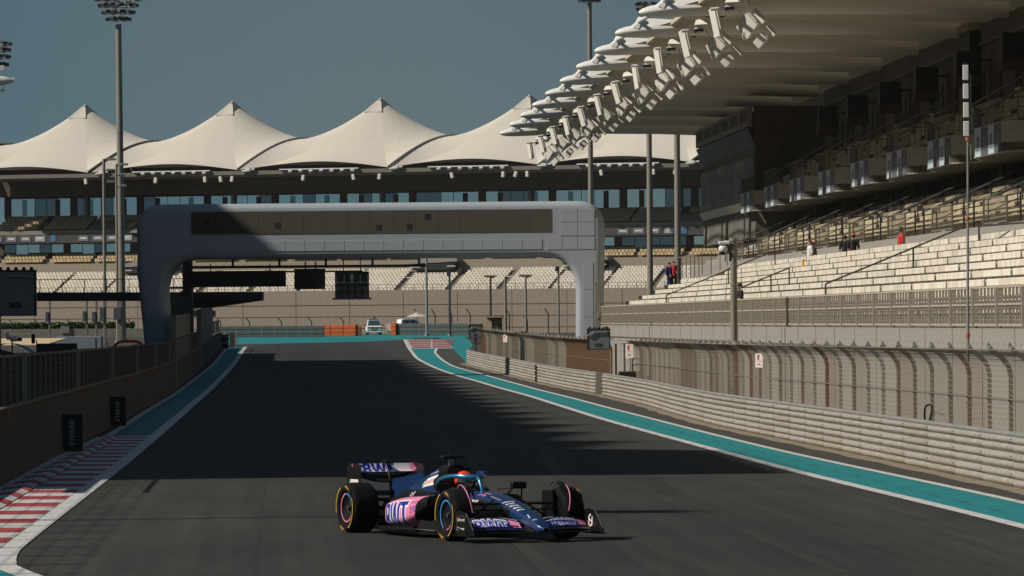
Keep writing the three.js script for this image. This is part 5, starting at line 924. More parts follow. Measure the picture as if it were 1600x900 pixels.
function person(label, pos, turn, o) {
  const t = thing('person', label, 'person', pos, turn);
  // skeleton facing +z
  const hip = 0.92, sh = 1.42, la = o.armL ?? [[0.2, 1.42, 0], [0.25, 1.14, -0.02], [0.25, 0.9, 0.08]], ra = o.armR ?? [[-0.2, 1.42, 0], [-0.25, 1.14, -0.02], [-0.25, 0.9, 0.08]];
  const lg = o.legs ?? [[[0.1, hip, 0], [0.11, 0.5, 0.02], [0.11, 0.08, -0.02]], [[-0.1, hip, 0], [-0.11, 0.5, 0.02], [-0.11, 0.08, -0.02]]];
  const arm = (a) => [[a[0], 0.055, a[1], 0.042], [a[1], 0.042, a[2], 0.03]], hand = (a, s) => { const d = V(a[2][0] - a[1][0], a[2][1] - a[1][1], a[2][2] - a[1][2]).normalize(); const w = a[2], e = [w[0] + d.x * 0.07, w[1] + d.y * 0.07, w[2] + d.z * 0.07]; return [[w, 0.03, e, 0.036], ...fingers(w, [d.x, d.y, d.z], s)]; };
  const torso = [[[0, hip, 0], 0.135, [0, 1.12, 0], 0.125], [[0, 1.12, 0], 0.125, [0, 1.34, 0], 0.14], [[-0.15, 1.4, 0], 0.07, [0.15, 1.4, 0], 0.07]];
  const head = [[[0, 1.42, 0], 0.06, [0, 1.54, 0.01], 0.055], [[0, 1.66, 0.0], 0.092, [0, 1.60, 0.035], 0.07], [[0, 1.63, 0.09], 0.02, [0, 1.6, 0.105], 0.018], [[0.09, 1.63, 0], 0.022, [0.092, 1.6, 0], 0.018], [[-0.09, 1.63, 0], 0.022, [-0.092, 1.6, 0], 0.018], [[0, 1.57, 0.07], 0.03, [0, 1.555, 0.075], 0.025]];
  const leg = (l) => [[l[0], 0.085, l[1], 0.058], [l[1], 0.058, l[2], 0.042]], foot = (l) => [[[l[2][0], 0.05, l[2][2] - 0.03], 0.045, [l[2][0], 0.035, l[2][2] + 0.15], 0.035]];
  const grow = (list, g) => list.map(([a, ra2, b, rb]) => [a, ra2 + g, b, rb + g]);
  const S = V(0.5, 0.98, 0.5), C = V(0, 0.92, 0.06), R = 64;
  const skin = mesh('body', sdfBody([...torso, ...head, ...arm(la), ...arm(ra), ...hand(la, 1), ...hand(ra, -1), ...leg(lg[0]), ...leg(lg[1])], S, C, R), o.skin ?? M.skin, t);
  const shirt = [...grow(torso, 0.02), ...(o.sleeve === 'long' ? [...grow(arm(la), 0.015), ...grow(arm(ra), 0.015)] : [...grow([arm(la)[0]], 0.018), ...grow([arm(ra)[0]], 0.018)])];
  mesh('shirt', sdfBody(shirt, S, C, R), o.shirt, t);
  mesh('trousers', sdfBody([[[0, hip, 0], 0.15, [0, hip + 0.06, 0], 0.145], ...grow(leg(lg[0]), 0.022), ...grow(leg(lg[1]), 0.022)], S, C, R), o.trousers, t);
  mesh('shoes', sdfBody([...foot(lg[0]), ...foot(lg[1])], S, C, R), M.black, t);
  mesh('hair', new THREE.SphereGeometry(0.108, 14, 10, 0, Math.PI * 2, 0, Math.PI * 0.56).rotateX(-0.35).translate(0, 1.66, -0.008), o.hair ?? M.black, t);
  if (o.cap) mesh('cap', join([new THREE.SphereGeometry(0.116, 14, 8, 0, Math.PI * 2, 0, Math.PI * 0.42).rotateX(-0.1).translate(0, 1.675, 0), rbox(0.15, 0.016, 0.12, 0.006, 0, 1.70, 0.13)]), o.cap, t);
  mesh('eyes', join([-1, 1].map((s) => new THREE.SphereGeometry(0.014, 8, 6).translate(s * 0.035, 1.64, 0.088))), M.black, t);
  mesh('mouth', box(0.045, 0.01, 0.012, 0, 1.578, 0.098), M.dull_pink, t);
  if (o.extra) o.extra(t);
  return t;
}
{
  const cloth = (n, r, g, b) => mat(n, r, g, b, 0.85);
  const onWalk = (px, q) => { const D = 8000 * q / (px - 440); return V(q - TX * D, 5.02 + 0.0023 * D, -D - TX * q); };
  const white = cloth('white_shirt', 0.72, 0.72, 0.74), blackS = cloth('black_shirt', 0.012, 0.012, 0.013), dk = cloth('dark_trousers', 0.02, 0.022, 0.03), red = cloth('red_shirt', 0.5, 0.03, 0.035), blue = cloth('blue_overall', 0.02, 0.045, 0.16), redT = cloth('red_shorts', 0.35, 0.02, 0.02), orangeC = cloth('orange_cap', 0.6, 0.15, 0.02);
  const bent = [[-0.2, 1.42, 0], [-0.27, 1.16, 0.02], [-0.2, 1.14, 0.26]];
  person('person in a white shirt on the grandstand walkway holding a phone', onWalk(1269, 26.4), -1.3, { shirt: white, trousers: dk, armR: bent, extra: (t) => mesh('phone', rbox(0.08, 0.15, 0.012, 0.004, -0.17, 1.2, 0.36), M.black, t) });
  person('person in dark clothes and orange cap just behind the white-shirted one', onWalk(1273, 27.1), -1.0, { shirt: blackS, trousers: dk, cap: orangeC });
  person('bare-headed person in black seen from behind, left of the pair on the walkway', onWalk(1324, 26.5), 3.3, { shirt: blackS, trousers: dk });
  person('person in a black shirt and red cap, right of the pair on the walkway', onWalk(1337, 26.4), 2.9, { shirt: blackS, trousers: redT, cap: M.red_plastic });
  person('person in a red and white top by the black handrail on the walkway', onWalk(1412.5, 26.9), 1.9, { shirt: red, trousers: white, extra: (t) => mesh('white_panel', sdfBody([[[-0.07, 1.0, 0.06], 0.11, [-0.07, 1.36, 0.05], 0.12]], V(0.4, 0.4, 0.3), V(0, 1.2, 0), 24), white, t) });
  { const q = 19.0, D = 8000 * q / (1158 - 440); person('person in black and a dark cap leaning at the front railing of the lower seats', V(q - TX * D, 2.6 - 0.02 + 0.0023 * D, -D - TX * q), -1.25, { shirt: blackS, trousers: dk, cap: M.black, armR: [[-0.2, 1.42, 0], [-0.24, 1.16, 0.05], [-0.14, 1.04, 0.26]], armL: [[0.2, 1.42, 0], [0.24, 1.16, 0.05], [0.14, 1.04, 0.26]] }); }
  { const D = 318, f = (px, y) => at(px, y, D); const p = f(1046, 432), r = f(1053, 429); person('person in dark blue overalls at the far end of the lower seats', p, 0.6, { shirt: blue, trousers: blue, sleeve: 'long' }).position.y = p.y - 0.88; person('person in a red and white top beside the one in blue overalls', r, 0.2, { shirt: red, trousers: dk }).position.y = r.y - 0.92;
    const deck = thing('stair_landing', 'concrete stair landing at the far end of the lower seats', 'landing', V((p.x + r.x) / 2, 0, -D)); mesh('slab', box(2.4, 0.2, 2.6, 0.1, Math.min(p.y - 0.88, r.y - 0.92) - 0.1, 0), M.concrete, deck); mesh('wall', box(2.2, 4.6, 2.2, 0.1, 2.2, 0), M.concrete, deck); }
}
// ---------- the racing car ----------
// car axes: x forward from the front axle, y up, z to the driver's right
{
  const carPos = V(-0.045, 0, -70.5);
  const car = thing('racing_car', 'blue and pink open-wheel racing car with black tyres driving on the track', 'racing car', carPos, -66 * Math.PI / 180);
  pmat('car_blue', 0.006, 0.034, 0.13, { roughness: 0.4, metalness: 0.25, clearcoat: 0.5, clearcoatRoughness: 0.2 });
  pmat('halo_blue', 0.035, 0.22, 0.42, { roughness: 0.25, metalness: 0.5, clearcoat: 0.7 });
  pmat('car_pink', 0.72, 0.22, 0.42, { roughness: 0.4, clearcoat: 0.4 });
  pmat('carbon', 0.007, 0.0075, 0.008, { roughness: 0.4, specularIntensity: 0.5, clearcoat: 0.05, clearcoatRoughness: 0.2 });
  pmat('car_gloss_white', 0.75, 0.75, 0.76, { roughness: 0.35 });
  pmat('tyre', 0.007, 0.007, 0.0075, { roughness: 0.85, specularIntensity: 0.3, bumpMap: rep(grainBump, 4, 4), bumpScale: 0.001 });
  mat('yellow_mark', 0.60, 0.42, 0.03, 0.6); mat('rim_pink', 0.75, 0.2, 0.36, 0.5); mat('rim_blue', 0.03, 0.28, 0.65, 0.5);
  const C = (w, h, f, mm = {}) => { const m = new THREE.MeshPhysicalMaterial({ map: canvasTex(w, h, f), roughness: 0.38, clearcoat: 0.4, side: THREE.DoubleSide, ...mm }); return m; };
  pmat('navy_flap', 0.012, 0.018, 0.10, { roughness: 0.4, clearcoat: 0.3, side: THREE.DoubleSide });
  const BLUE = '#1c2f9c', PINK = '#f590ba', NAVY = '#122c58';
  // --- nose and survival cell
  const hw = smooth([[-2.05, 0.33], [-1.5, 0.37], [-1.1, 0.34], [-0.6, 0.27], [0, 0.20], [0.5, 0.145], [0.95, 0.11], [1.12, 0.088], [1.2, 0.03]]);
  const yt = smooth([[-2.05, 0.60], [-1.4, 0.62], [-1.0, 0.645], [-0.6, 0.625], [0, 0.54], [0.5, 0.43], [0.9, 0.32], [1.12, 0.25], [1.2, 0.20]]);
  const yb = smooth([[-2.05, 0.10], [-1.3, 0.13], [-0.7, 0.23], [0, 0.29], [0.5, 0.24], [0.9, 0.165], [1.12, 0.125], [1.2, 0.16]]);
  const sq = (t, e) => Math.sign(t) * Math.pow(Math.abs(t), e);
  const cell = (x, a, g = 0) => { const c = Math.cos(a), s = Math.sin(a), y0 = (yt(x) + yb(x)) / 2, h = (yt(x) - yb(x)) / 2; return [x, y0 + (h + g) * sq(s, 0.62), (hw(x) + g) * sq(c, 0.62) * (s < 0 ? 1 + 0.18 * s : 1)]; };
  mesh('nose', grid(70, 40, (u, v) => cell(lerp(-2.05, 1.2, u), v * Math.PI * 2)), M.car_blue, car);
  const cellPatch = (name, x0, x1, a0, a1, m, nu = 20, nv = 8, flip) => mesh(name, grid(nu, nv, (u, v) => cell(lerp(x0, x1, u), lerp(a0, a1, v), 0.003), flip), m, car);
  // side of the cell is bare black with the team name; the top carries the sponsor stack
  cellPatch('side_panel', -1.25, 0.35, -0.75, 0.42, M.carbon, 30, 10);
  const side = C(512, 128, (c, w, h) => { c.fillStyle = '#0b0c0e'; c.fillRect(0, 0, w, h); c.fillStyle = '#e4e4e4'; c.font = 'bold 92px sans-serif'; c.textBaseline = 'middle'; c.fillText('ALPINE', 40, h * 0.54, 430); });
  mesh('side_name', grid(16, 4, (u, v) => cell(lerp(-1.02, -0.28, u), lerp(0.14, 0.50, v), 0.006)), side, car);
  const topTex = C(256, 1024, (c, w, h) => {
    c.fillStyle = NAVY; c.fillRect(0, 0, w, h); c.textAlign = 'center'; c.fillStyle = '#e9e9ea';
    c.save(); c.translate(w / 2, 120); c.fillStyle = PINK; c.font = 'bold 120px sans-serif'; c.scale(1, 1.1); c.fillText('31', 0, 40); c.restore();
    c.fillStyle = '#e9e9ea'; c.fillRect(w / 2 - 12, 230, 10, 170); c.fillStyle = '#c0392b'; c.fillRect(w / 2 + 2, 230, 8, 170);
    c.fillStyle = '#dfe2e6'; for (let i = 0; i < 5; i++) for (let x = 62; x < 194;) { const l = 8 + 16 * hash(i, x, 5); c.fillRect(x, 452 + i * 58, l, 24 + 8 * hash(x, i, 6)); x += l + 5 + (hash(x, i, 7) > 0.8 ? 12 : 0); }
    c.beginPath(); c.moveTo(w / 2 - 60, 900); c.lineTo(w / 2, 820); c.lineTo(w / 2 + 30, 850); c.lineTo(w / 2 + 6, 850); c.lineTo(w / 2 - 20, 900); c.fill(); c.font = 'bold 34px sans-serif'; c.fillText('ALPINE', w / 2, 960, 140);
  });
  mesh('nose_print', grid(30, 8, (u, v) => cell(lerp(1.08, -0.75, u), lerp(Math.PI * 0.16, Math.PI * 0.60, v), 0.004), (u, v) => [v, u]), topTex, car);
  // --- cockpit and headrest
  mesh('cockpit_rim', tube([V(-1.12, 0.64, 0), V(-1.25, 0.655, 0.2), V(-1.6, 0.665, 0.27), V(-1.95, 0.68, 0.25), V(-2.05, 0.69, 0), V(-1.95, 0.68, -0.25), V(-1.6, 0.665, -0.27), V(-1.25, 0.655, -0.2), V(-1.12, 0.64, 0)], 0.035, 50, 8), M.carbon, car);
  mesh('cockpit_tub', grid(10, 24, (u, v) => { const r = 1 - u, a = v * 6.2832; return [-1.58 + 0.44 * Math.cos(a) * r, 0.625, 0.24 * Math.sin(a) * r]; }), M.black, car);
  mesh('head_rest', rbox(0.34, 0.2, 0.5, 0.07, -1.98, 0.72, 0), M.carbon, car);
  // --- engine cover
  const et = smooth([[-4.35, 0.42], [-3.9, 0.52], [-3.3, 0.70], [-2.8, 0.84], [-2.4, 0.94], [-2.1, 0.985], [-1.96, 0.985]]), ew = smooth([[-4.35, 0.10], [-3.9, 0.18], [-3.2, 0.32], [-2.5, 0.42], [-1.96, 0.36]]);
  const cover = (x, a, g = 0) => { const c = Math.cos(a), s = Math.sin(a), topW = 0.115 + 0.02 * clamp((x + 3) / 1, 0, 1), k = Math.pow(s, 0.9); return [x, 0.30 + (et(x) - 0.30 + g) * k, c * (lerp(ew(x), topW, Math.pow(s, 0.75)) + g) * Math.pow(Math.abs(c), 0.02)]; };
  mesh('engine_cover', grid(40, 28, (u, v) => cover(lerp(-4.35, -1.97, u), 0.02 + v * (Math.PI - 0.04))), M.car_blue, car);
  mesh('cover_fin', hexa(V(-4.3, 0.42, 0.008), V(-3.0, 0.78, 0.008), V(-3.05, 0.86, 0.008), V(-4.15, 0.74, 0.008), V(0, 0, -0.016)), M.car_blue, car);
  const castrol = C(256, 128, (c, w, h) => { c.fillStyle = '#e8e6e2'; c.beginPath(); c.fillRect(0, 0, w, h); c.fillStyle = '#1d7a3a'; c.fillRect(0, 0, 44, h); c.fillStyle = '#e8e6e2'; c.fillRect(10, 30, 26, 60); c.fillStyle = '#c3261f'; c.font = 'bold italic 78px sans-serif'; c.textBaseline = 'middle'; c.fillText('Castrol', 34, h * 0.52, 214); });
  mesh('oil_badge', grid(12, 6, (u, v) => cover(lerp(-2.72, -2.24, u), lerp(0.60, 0.92, v), 0.008)), castrol, car);
  const tick = C(128, 64, (c, w, h) => { c.fillStyle = '#14356a'; c.fillRect(0, 0, w, h); c.fillStyle = '#e6e8ea'; c.font = 'bold italic 44px sans-serif'; c.textBaseline = 'middle'; c.fillText('E-TECH', 4, h / 2, 120); });
  mesh('cover_print', grid(10, 4, (u, v) => cover(lerp(-2.62, -2.3, u), lerp(1.0, 1.18, v), 0.005)), tick, car);
  const mark = C(64, 64, (c, w, h) => { c.fillStyle = '#14356a'; c.fillRect(0, 0, w, h); c.fillStyle = '#e6e8ea'; c.beginPath(); c.moveTo(6, 58); c.lineTo(34, 8); c.lineTo(52, 34); c.lineTo(36, 34); c.lineTo(22, 58); c.fill(); });
  mesh('cover_print', grid(6, 4, (u, v) => cover(lerp(-2.12, -2.02, u), lerp(0.98, 1.16, v), 0.005)), mark, car);
  // airbox
  mesh('airbox', grid(10, 24, (u, v) => { const x = lerp(-2.2, -1.84, u), a = v * 6.2832; return [x, 0.855 + (0.125 + 0.015 * u) * sq(Math.sin(a), 0.8), (0.125 + 0.02 * u) * sq(Math.cos(a), 0.75)]; }), M.carbon, car);
  mesh('intake', new THREE.CircleGeometry(0.115, 20).rotateY(Math.PI / 2).translate(-1.88, 0.855, 0), M.black, car);
  const tc = mesh('roof_camera', rbox(0.16, 0.045, 0.34, 0.02, -2.02, 1.10, 0), M.carbon, car);
  mesh('stalk', join([rbox(0.12, 0.12, 0.035, 0.012, -2.04, 1.03, 0), rbox(0.05, 0.03, 0.04, 0.01, -1.98, 1.0, 0)]), M.steel, tc); mesh('aerial', bar(V(-2.06, 1.1, 0.02), V(-2.06, 1.2, 0.02), 0.004), M.black, tc);
  mesh('side_horn', rbox(0.1, 0.05, 0.16, 0.02, -2.0, 0.93, -0.2), M.carbon, car);
  // --- halo
  const halo = mesh('halo', tube([V(-1.95, 0.68, 0.27), V(-1.84, 0.765, 0.275), V(-1.62, 0.825, 0.27), V(-1.38, 0.85, 0.22), V(-1.2, 0.842, 0.11), V(-1.13, 0.838, 0), V(-1.2, 0.842, -0.11), V(-1.38, 0.85, -0.22), V(-1.62, 0.825, -0.27), V(-1.84, 0.765, -0.275), V(-1.95, 0.68, -0.27)], 0.032, 60, 12), M.halo_blue, car);
  mesh('halo_pylon', tube([V(-1.13, 0.838, 0), V(-1.05, 0.80, 0), V(-0.98, 0.71, 0), V(-0.93, 0.60, 0)], 0.024, 14, 10), M.halo_blue, halo);
  mesh('halo_fairing', rbox(0.22, 0.055, 0.1, 0.024, -1.5, 0.88, -0.24), M.car_blue, halo);
  // --- mirrors
  for (const s of [1, -1]) { const m = mesh('mirror', rbox(0.09, 0.1, 0.23, 0.03, -1.0, 0.72, s * 0.58), M.carbon, car); mesh('stalk', join([bar(V(-1.0, 0.7, s * 0.5), V(-0.92, 0.56, s * 0.34), 0.014), bar(V(-1.02, 0.7, s * 0.64), V(-1.1, 0.5, s * 0.66), 0.012), bar(V(-1.0, 0.68, s * 0.46), V(-1.1, 0.66, s * 0.3), 0.008)]), M.carbon, m); }
  // --- sidepods
  const so = smooth([[-4.0, 0.20], [-3.6, 0.34], [-3.1, 0.58], [-2.6, 0.74], [-2.0, 0.80], [-1.5, 0.78], [-1.22, 0.72]]), st = smooth([[-4.0, 0.30], [-3.4, 0.38], [-2.7, 0.50], [-2.0, 0.57], [-1.22, 0.60]]), sb = smooth([[-4.0, 0.10], [-2.6, 0.10], [-2.0, 0.12], [-1.6, 0.20], [-1.22, 0.38]]);
  const pod = (s) => (x, a, g = 0) => { const c = Math.cos(a), n = Math.sin(a), yc = (st(x) + sb(x)) / 2, h = (st(x) - sb(x)) / 2, under = n < 0 ? 1 - 0.22 * n * n * clamp((x + 2.9) / 1.4, 0.1, 1) : 1; return [x, yc + (h + g) * sq(n, 0.55), s * (0.16 + (so(x) - 0.16 + g) * sq(Math.max(c, 0), 0.5) * under)]; };
  const bwt = C(1024, 384, (c, w, h) => { c.fillStyle = PINK; c.fillRect(0, 0, w, h); c.textBaseline = 'middle'; c.font = 'bold 330px sans-serif'; c.lineJoin = 'miter'; c.save(); c.translate(18, h * 0.56); c.scale(1.03, 1.0); c.strokeStyle = '#f1eef0'; c.lineWidth = 46; c.strokeText('BWT', 20, 0, 740); c.fillStyle = BLUE; c.lineWidth = 8; c.strokeStyle = BLUE; c.fillText('BWT', 20, 0, 740); c.strokeText('BWT', 20, 0, 740); c.restore(); c.fillStyle = '#5a2f8a'; c.font = 'bold 54px sans-serif'; c.fillText('Change', 815, 118, 150); c.fillText('the World', 815, 172, 170); });
  for (const s of [1, -1]) {
    const P = pod(s);
    const p = mesh('sidepod', grid(36, 22, (u, v) => P(lerp(-4.0, -1.22, u), lerp(-Math.PI / 2, Math.PI / 2, v))), M.carbon, car);
    mesh('pod_print', grid(34, 14, (u, v) => { const front = -1.34 - 0.5 * Math.pow(1 - v, 1.5); return P(lerp(-2.8, front, u), lerp(-1.15, 0.92, v), 0.004); }, (u, v) => [s > 0 ? u * (1 - 0.26 * (1 - v) * 0.6) : 1 - u, v]), bwt, p);
    mesh('intake', hexa(V(-1.225, 0.44, s * 0.34), V(-1.225, 0.44, s * 0.68), V(-1.225, 0.58, s * 0.68), V(-1.225, 0.58, s * 0.34), V(-0.02, 0, 0)), M.black, p);
    const num = C(128, 96, (c, w, h) => { c.fillStyle = '#101114'; c.fillRect(0, 0, w, h); c.fillStyle = '#dcdcdc'; c.font = 'bold italic 84px sans-serif'; c.textBaseline = 'middle'; c.fillText('31', 16, h * 0.55); });
    mesh('race_number', grid(8, 4, (u, v) => { const q = cover(lerp(-3.15, -2.8, u), s > 0 ? lerp(0.34, 0.62, v) : Math.PI - lerp(0.34, 0.62, v), 0.012); return q; }), num, car);
    mesh('shoulder', grid(16, 6, (u, v) => { const x = lerp(-4.3, -2.0, u), e = Math.asin(Math.min(0.9, Math.pow(0.31 / (et(x) - 0.30), 1.11) || 0.9)), b = lerp(0.03, Math.max(0.1, e), v); return cover(x, s > 0 ? b : Math.PI - b, 0.006); }), M.carbon, car);
  }
  // --- floor, edge wings, plank
  const fs = new THREE.Shape(); for (const [i, [x, z]] of [[-0.95, 0.30], [-1.0, 0.62], [-1.3, 0.80], [-2.3, 0.80], [-2.9, 0.74], [-3.15, 0.60], [-3.9, 0.52], [-3.9, -0.52], [-3.15, -0.60], [-2.9, -0.74], [-2.3, -0.80], [-1.3, -0.80], [-1.0, -0.62], [-0.95, -0.30]].entries()) i ? fs.lineTo(x, z) : fs.moveTo(x, z);
  const floor = mesh('floor_tray', new THREE.ExtrudeGeometry(fs, { depth: 0.025, bevelEnabled: false }).rotateX(Math.PI / 2).translate(0, 0.075, 0), M.carbon, car);
  const edge = C(512, 48, (c, w, h) => { c.fillStyle = '#0c0d0e'; c.fillRect(0, 0, w, h); c.fillStyle = '#d8d8d8'; c.font = 'bold 40px sans-serif'; c.textBaseline = 'middle'; c.fillText('BWT', 130, h / 2, 90); c.fillText('ALPINE', 270, h / 2, 170); });
  for (const s of [1, -1]) {
    mesh('edge_wing', hexa(V(-2.75, 0.075, s * 0.83), V(-1.35, 0.085, s * 0.86), V(-1.4, 0.16, s * 0.85), V(-2.7, 0.13, s * 0.82), V(0, 0, -s * 0.012)), edge, floor);
    for (let k = 0; k < 3; k++) mesh('fence', hexa(V(-1.0 + k * 0.02, 0.07, s * (0.36 + k * 0.12)), V(-1.5, 0.08, s * (0.46 + k * 0.15)), V(-1.45, 0.25, s * (0.44 + k * 0.14)), V(-1.02, 0.2, s * (0.36 + k * 0.12)), V(0, 0, 0.01)), M.carbon, floor);
    mesh('floor_lip', tube([V(-1.05, 0.10, s * 0.66), V(-1.4, 0.12, s * 0.84), V(-2.2, 0.09, s * 0.84), V(-3.0, 0.10, s * 0.72), V(-3.3, 0.14, s * 0.62)], 0.014, 24, 6), M.carbon, floor);
  }
  mesh('diffuser', hexa(V(-3.7, 0.08, -0.5), V(-3.7, 0.08, 0.5), V(-4.25, 0.32, 0.5), V(-4.25, 0.32, -0.5), V(0, 0.02, 0)), M.carbon, floor);
  mesh('plank', box(2.9, 0.03, 0.3, -2.4, 0.035, 0), M.black, floor);
  // --- front wing: four flaps each side, end plates
  const flapTex = C(1024, 256, (c, w, h) => {
    c.fillStyle = '#17257a'; c.fillRect(0, 0, w, h); c.fillStyle = PINK; c.fillRect(w * 0.84, 0, w * 0.16, h);
    c.font = 'bold 290px sans-serif'; c.textBaseline = 'middle'; c.strokeStyle = '#eceaee'; c.lineWidth = 30; c.save(); c.translate(w * 0.24, h * 0.5); c.strokeText('BWT', 0, 6, 560); c.fillStyle = '#2338b8'; c.fillText('BWT', 0, 6, 560); c.restore();
  });
  const topFlapTex = C(512, 64, (c, w, h) => { c.fillStyle = '#17257a'; c.fillRect(0, 0, w, h); c.fillStyle = '#e4e1e8'; c.fillRect(w * 0.06, 0, w * 0.94, h * 0.34); c.fillStyle = PINK; c.fillRect(w * 0.82, h * 0.5, w * 0.18, h * 0.5); });
  const flap = (s, k) => (u, v) => { // u from tip to root, v from trailing to leading edge
    const z = lerp(0.955, k === 0 ? 0.06 : 0.15, u), lead = 1.16 - [0, 0.19, 0.32, 0.52][k] - 0.30 * Math.pow(z, 1.5), chord = [0.26, 0.15, 0.30, 0.085][k] * lerp(0.72, 1, Math.sin(u * Math.PI)), arch = 0.055 * Math.sin(Math.PI * clamp(u * 0.9, 0, 1)), y0 = 0.125 + [0, 0.02, 0.035, 0.115][k] + arch * (0.3 + 0.16 * k), a = [0.15, 0.25, 0.46, 0.5][k];
    const t = 1 - v; return [lead - chord * t * Math.cos(a), y0 + chord * t * Math.sin(a) - 0.028 * Math.sin(Math.PI * t), s * z];
  };
  const fw = mesh('front_wing', join([1, -1].map((s) => grid(24, 8, flap(s, 0)))), M.carbon, car);
  for (const s of [1, -1]) for (let k = 1; k < 4; k++) {
    const F = flap(s, k), g = grid(24, 8, F, (u, v) => [s > 0 ? u : 1 - u, 1 - v]);
    mesh('wing_flap', g, k === 2 ? flapTex : k === 3 ? topFlapTex : M.navy_flap, fw);
    mesh('flap_edge', tube([0, 0.25, 0.5, 0.75, 1].map((u) => V(...F(u, 1))), 0.007, 20, 5), k === 3 ? M.car_gloss_white : M.carbon, fw);
    mesh('flap_edge', tube([0, 0.25, 0.5, 0.75, 1].map((u) => { const q = F(u, 0); return V(q[0], q[1] + 0.003, q[2]); }), 0.006, 20, 5), k === 3 ? M.car_gloss_white : M.carbon, fw);
  }
  for (const s of [1, -1]) for (const z of [0.3, 0.55, 0.8]) mesh('slot_bracket', rbox(0.34, 0.02, 0.008, 0.003, 0.86 - z * 0.22, 0.2 + 0.03 * (1 - z), s * z), M.carbon, fw);
  const ep = new THREE.Shape(); for (const [i, [x, y]] of [[0.98, 0.10], [0.96, 0.18], [0.72, 0.40], [0.50, 0.43], [0.36, 0.40], [0.34, 0.14], [0.42, 0.09]].entries()) i ? ep.lineTo(x, y) : ep.moveTo(x, y);
  const epOut = C(256, 256, (c, w, h) => { c.fillStyle = '#0d0e10'; c.fillRect(0, 0, w, h); const q = 20; for (const [i, col] of ['#d9532c', '#7fae2c', '#2f86d0', '#e5b52c'].entries()) { c.fillStyle = col; c.fillRect(20 + (i % 2) * 22, 52 + (i >> 1) * 22, q, q); } c.fillStyle = '#dcdcdc'; c.font = 'bold 46px sans-serif'; c.fillText('Microsoft', 68, 88, 150); c.fillRect(20, 160, 36, 40); c.fillStyle = '#0d0e10'; c.fillRect(30, 170, 16, 8); c.fillStyle = '#dcdcdc'; for (let x = 64; x < 200; x += 18) c.fillRect(x, 168 + 8 * hash(x, 1, 2), 12, 24); });
  const epIn = C(256, 256, (c, w, h) => { c.fillStyle = '#0d0e10'; c.fillRect(0, 0, w, h); c.strokeStyle = '#e2e2e2'; c.lineWidth = 20; c.beginPath(); c.moveTo(150, 40); c.bezierCurveTo(90, 40, 96, 110, 140, 110); c.bezierCurveTo(190, 112, 180, 180, 120, 180); c.moveTo(100, 60); c.lineTo(100, 190); c.moveTo(180, 60); c.lineTo(176, 170); c.stroke(); });
  for (const s of [1, -1]) {
    const e = mesh('end_plate', new THREE.ExtrudeGeometry(ep, { depth: 0.014, bevelEnabled: true, bevelSize: 0.004, bevelThickness: 0.003, bevelSegments: 1 }).translate(0, 0, s * 0.965 - 0.007), M.carbon, fw);
    mesh('plate_print', new THREE.PlaneGeometry(0.34, 0.28).translate(0.56, 0.25, 0).rotateY(s > 0 ? 0 : 0).translate(0, 0, s > 0 ? 0.9775 : -0.954), s > 0 ? epOut : epIn, e);
    mesh('dive_plane', hexa(V(0.42, 0.2, s * 0.975), V(0.8, 0.14, s * 0.975), V(0.8, 0.14, s * 1.02), V(0.42, 0.22, s * 1.03), V(0, 0.008, 0)), M.carbon, e);
    mesh('plate_foot', rbox(0.6, 0.016, 0.09, 0.006, 0.66, 0.098, s * 0.98), M.carbon, e);
  }
  // --- rear wing
  const rw = (u, v, k) => { const z = lerp(-0.5, 0.5, u), e = Math.abs(z) / 0.5, t = 1 - v, dip = k ? 0 : -0.09 * (1 - Math.pow(e, 2.2)) - 0.0; const ch = k ? 0.17 : 0.24, a = k ? 0.75 : 0.32, x0 = k ? -4.22 : -4.02, y0 = k ? 0.845 : 0.80; return [x0 - ch * t * Math.cos(a), y0 + dip + ch * t * Math.sin(a) - 0.03 * Math.sin(Math.PI * t), z]; };
  const wing = mesh('rear_wing', join([grid(28, 8, (u, v) => rw(u, v, 0)), grid(28, 8, (u, v) => { const q = rw(u, v, 0); q[1] -= 0.022; return q; })]), M.carbon, car);
  const rwTex = C(1024, 192, (c, w, h) => { c.fillStyle = '#e7e2e8'; c.fillRect(0, 0, w, h); c.fillStyle = PINK; c.fillRect(0, 0, 100, h); c.fillRect(w - 90, 0, 90, h); c.fillRect(0, h - 26, w, 26); c.fillStyle = BLUE; c.font = 'bold 250px sans-serif'; c.textBaseline = 'middle'; c.lineWidth = 10; c.strokeStyle = BLUE; c.fillText('BWT', 150, h * 0.44, 740); c.strokeText('BWT', 150, h * 0.44, 740); });
  mesh('wing_flap', grid(28, 6, (u, v) => rw(u, v, 1), (u, v) => [1 - u, 1 - v]), rwTex, wing);
  mesh('flap_back', grid(28, 6, (u, v) => { const q = rw(u, v, 1); q[0] -= 0.012; return q; }), M.carbon, wing);
  for (const s of [1, -1]) {
    const p = mesh('end_plate', grid(12, 8, (u, v) => { const x = lerp(-4.52, -3.98, u), y = lerp(0.48, 0.965 - 0.03 * Math.pow(Math.abs(u - 0.4) * 1.6, 4), v), b = v < 0.45 ? 0.07 * Math.sin(v / 0.45 * 1.57) : 0.07; return [x + (v < 0.5 ? 0.05 * (0.5 - v) : 0), y, s * (0.43 + b + (v > 0.9 ? -0.03 * (v - 0.9) * 10 : 0))]; }), M.carbon, wing);
    mesh('badge', grid(4, 3, (u, v) => [lerp(-4.42, -4.06, u), lerp(0.56, 0.74, v), s * (0.43 + 0.07 * Math.sin(clamp((lerp(0.56, 0.74, v) - 0.48) / 0.22, 0, 1) * 1.57) + 0.008)], (u, v) => [s > 0 ? u : 1 - u, v]), castrol, p);
  }
  mesh('pylon', tube([V(-4.0, 0.36, 0), V(-4.05, 0.6, 0), V(-4.1, 0.8, 0), V(-4.25, 0.98, 0)], 0.022, 14, 8), M.carbon, wing);
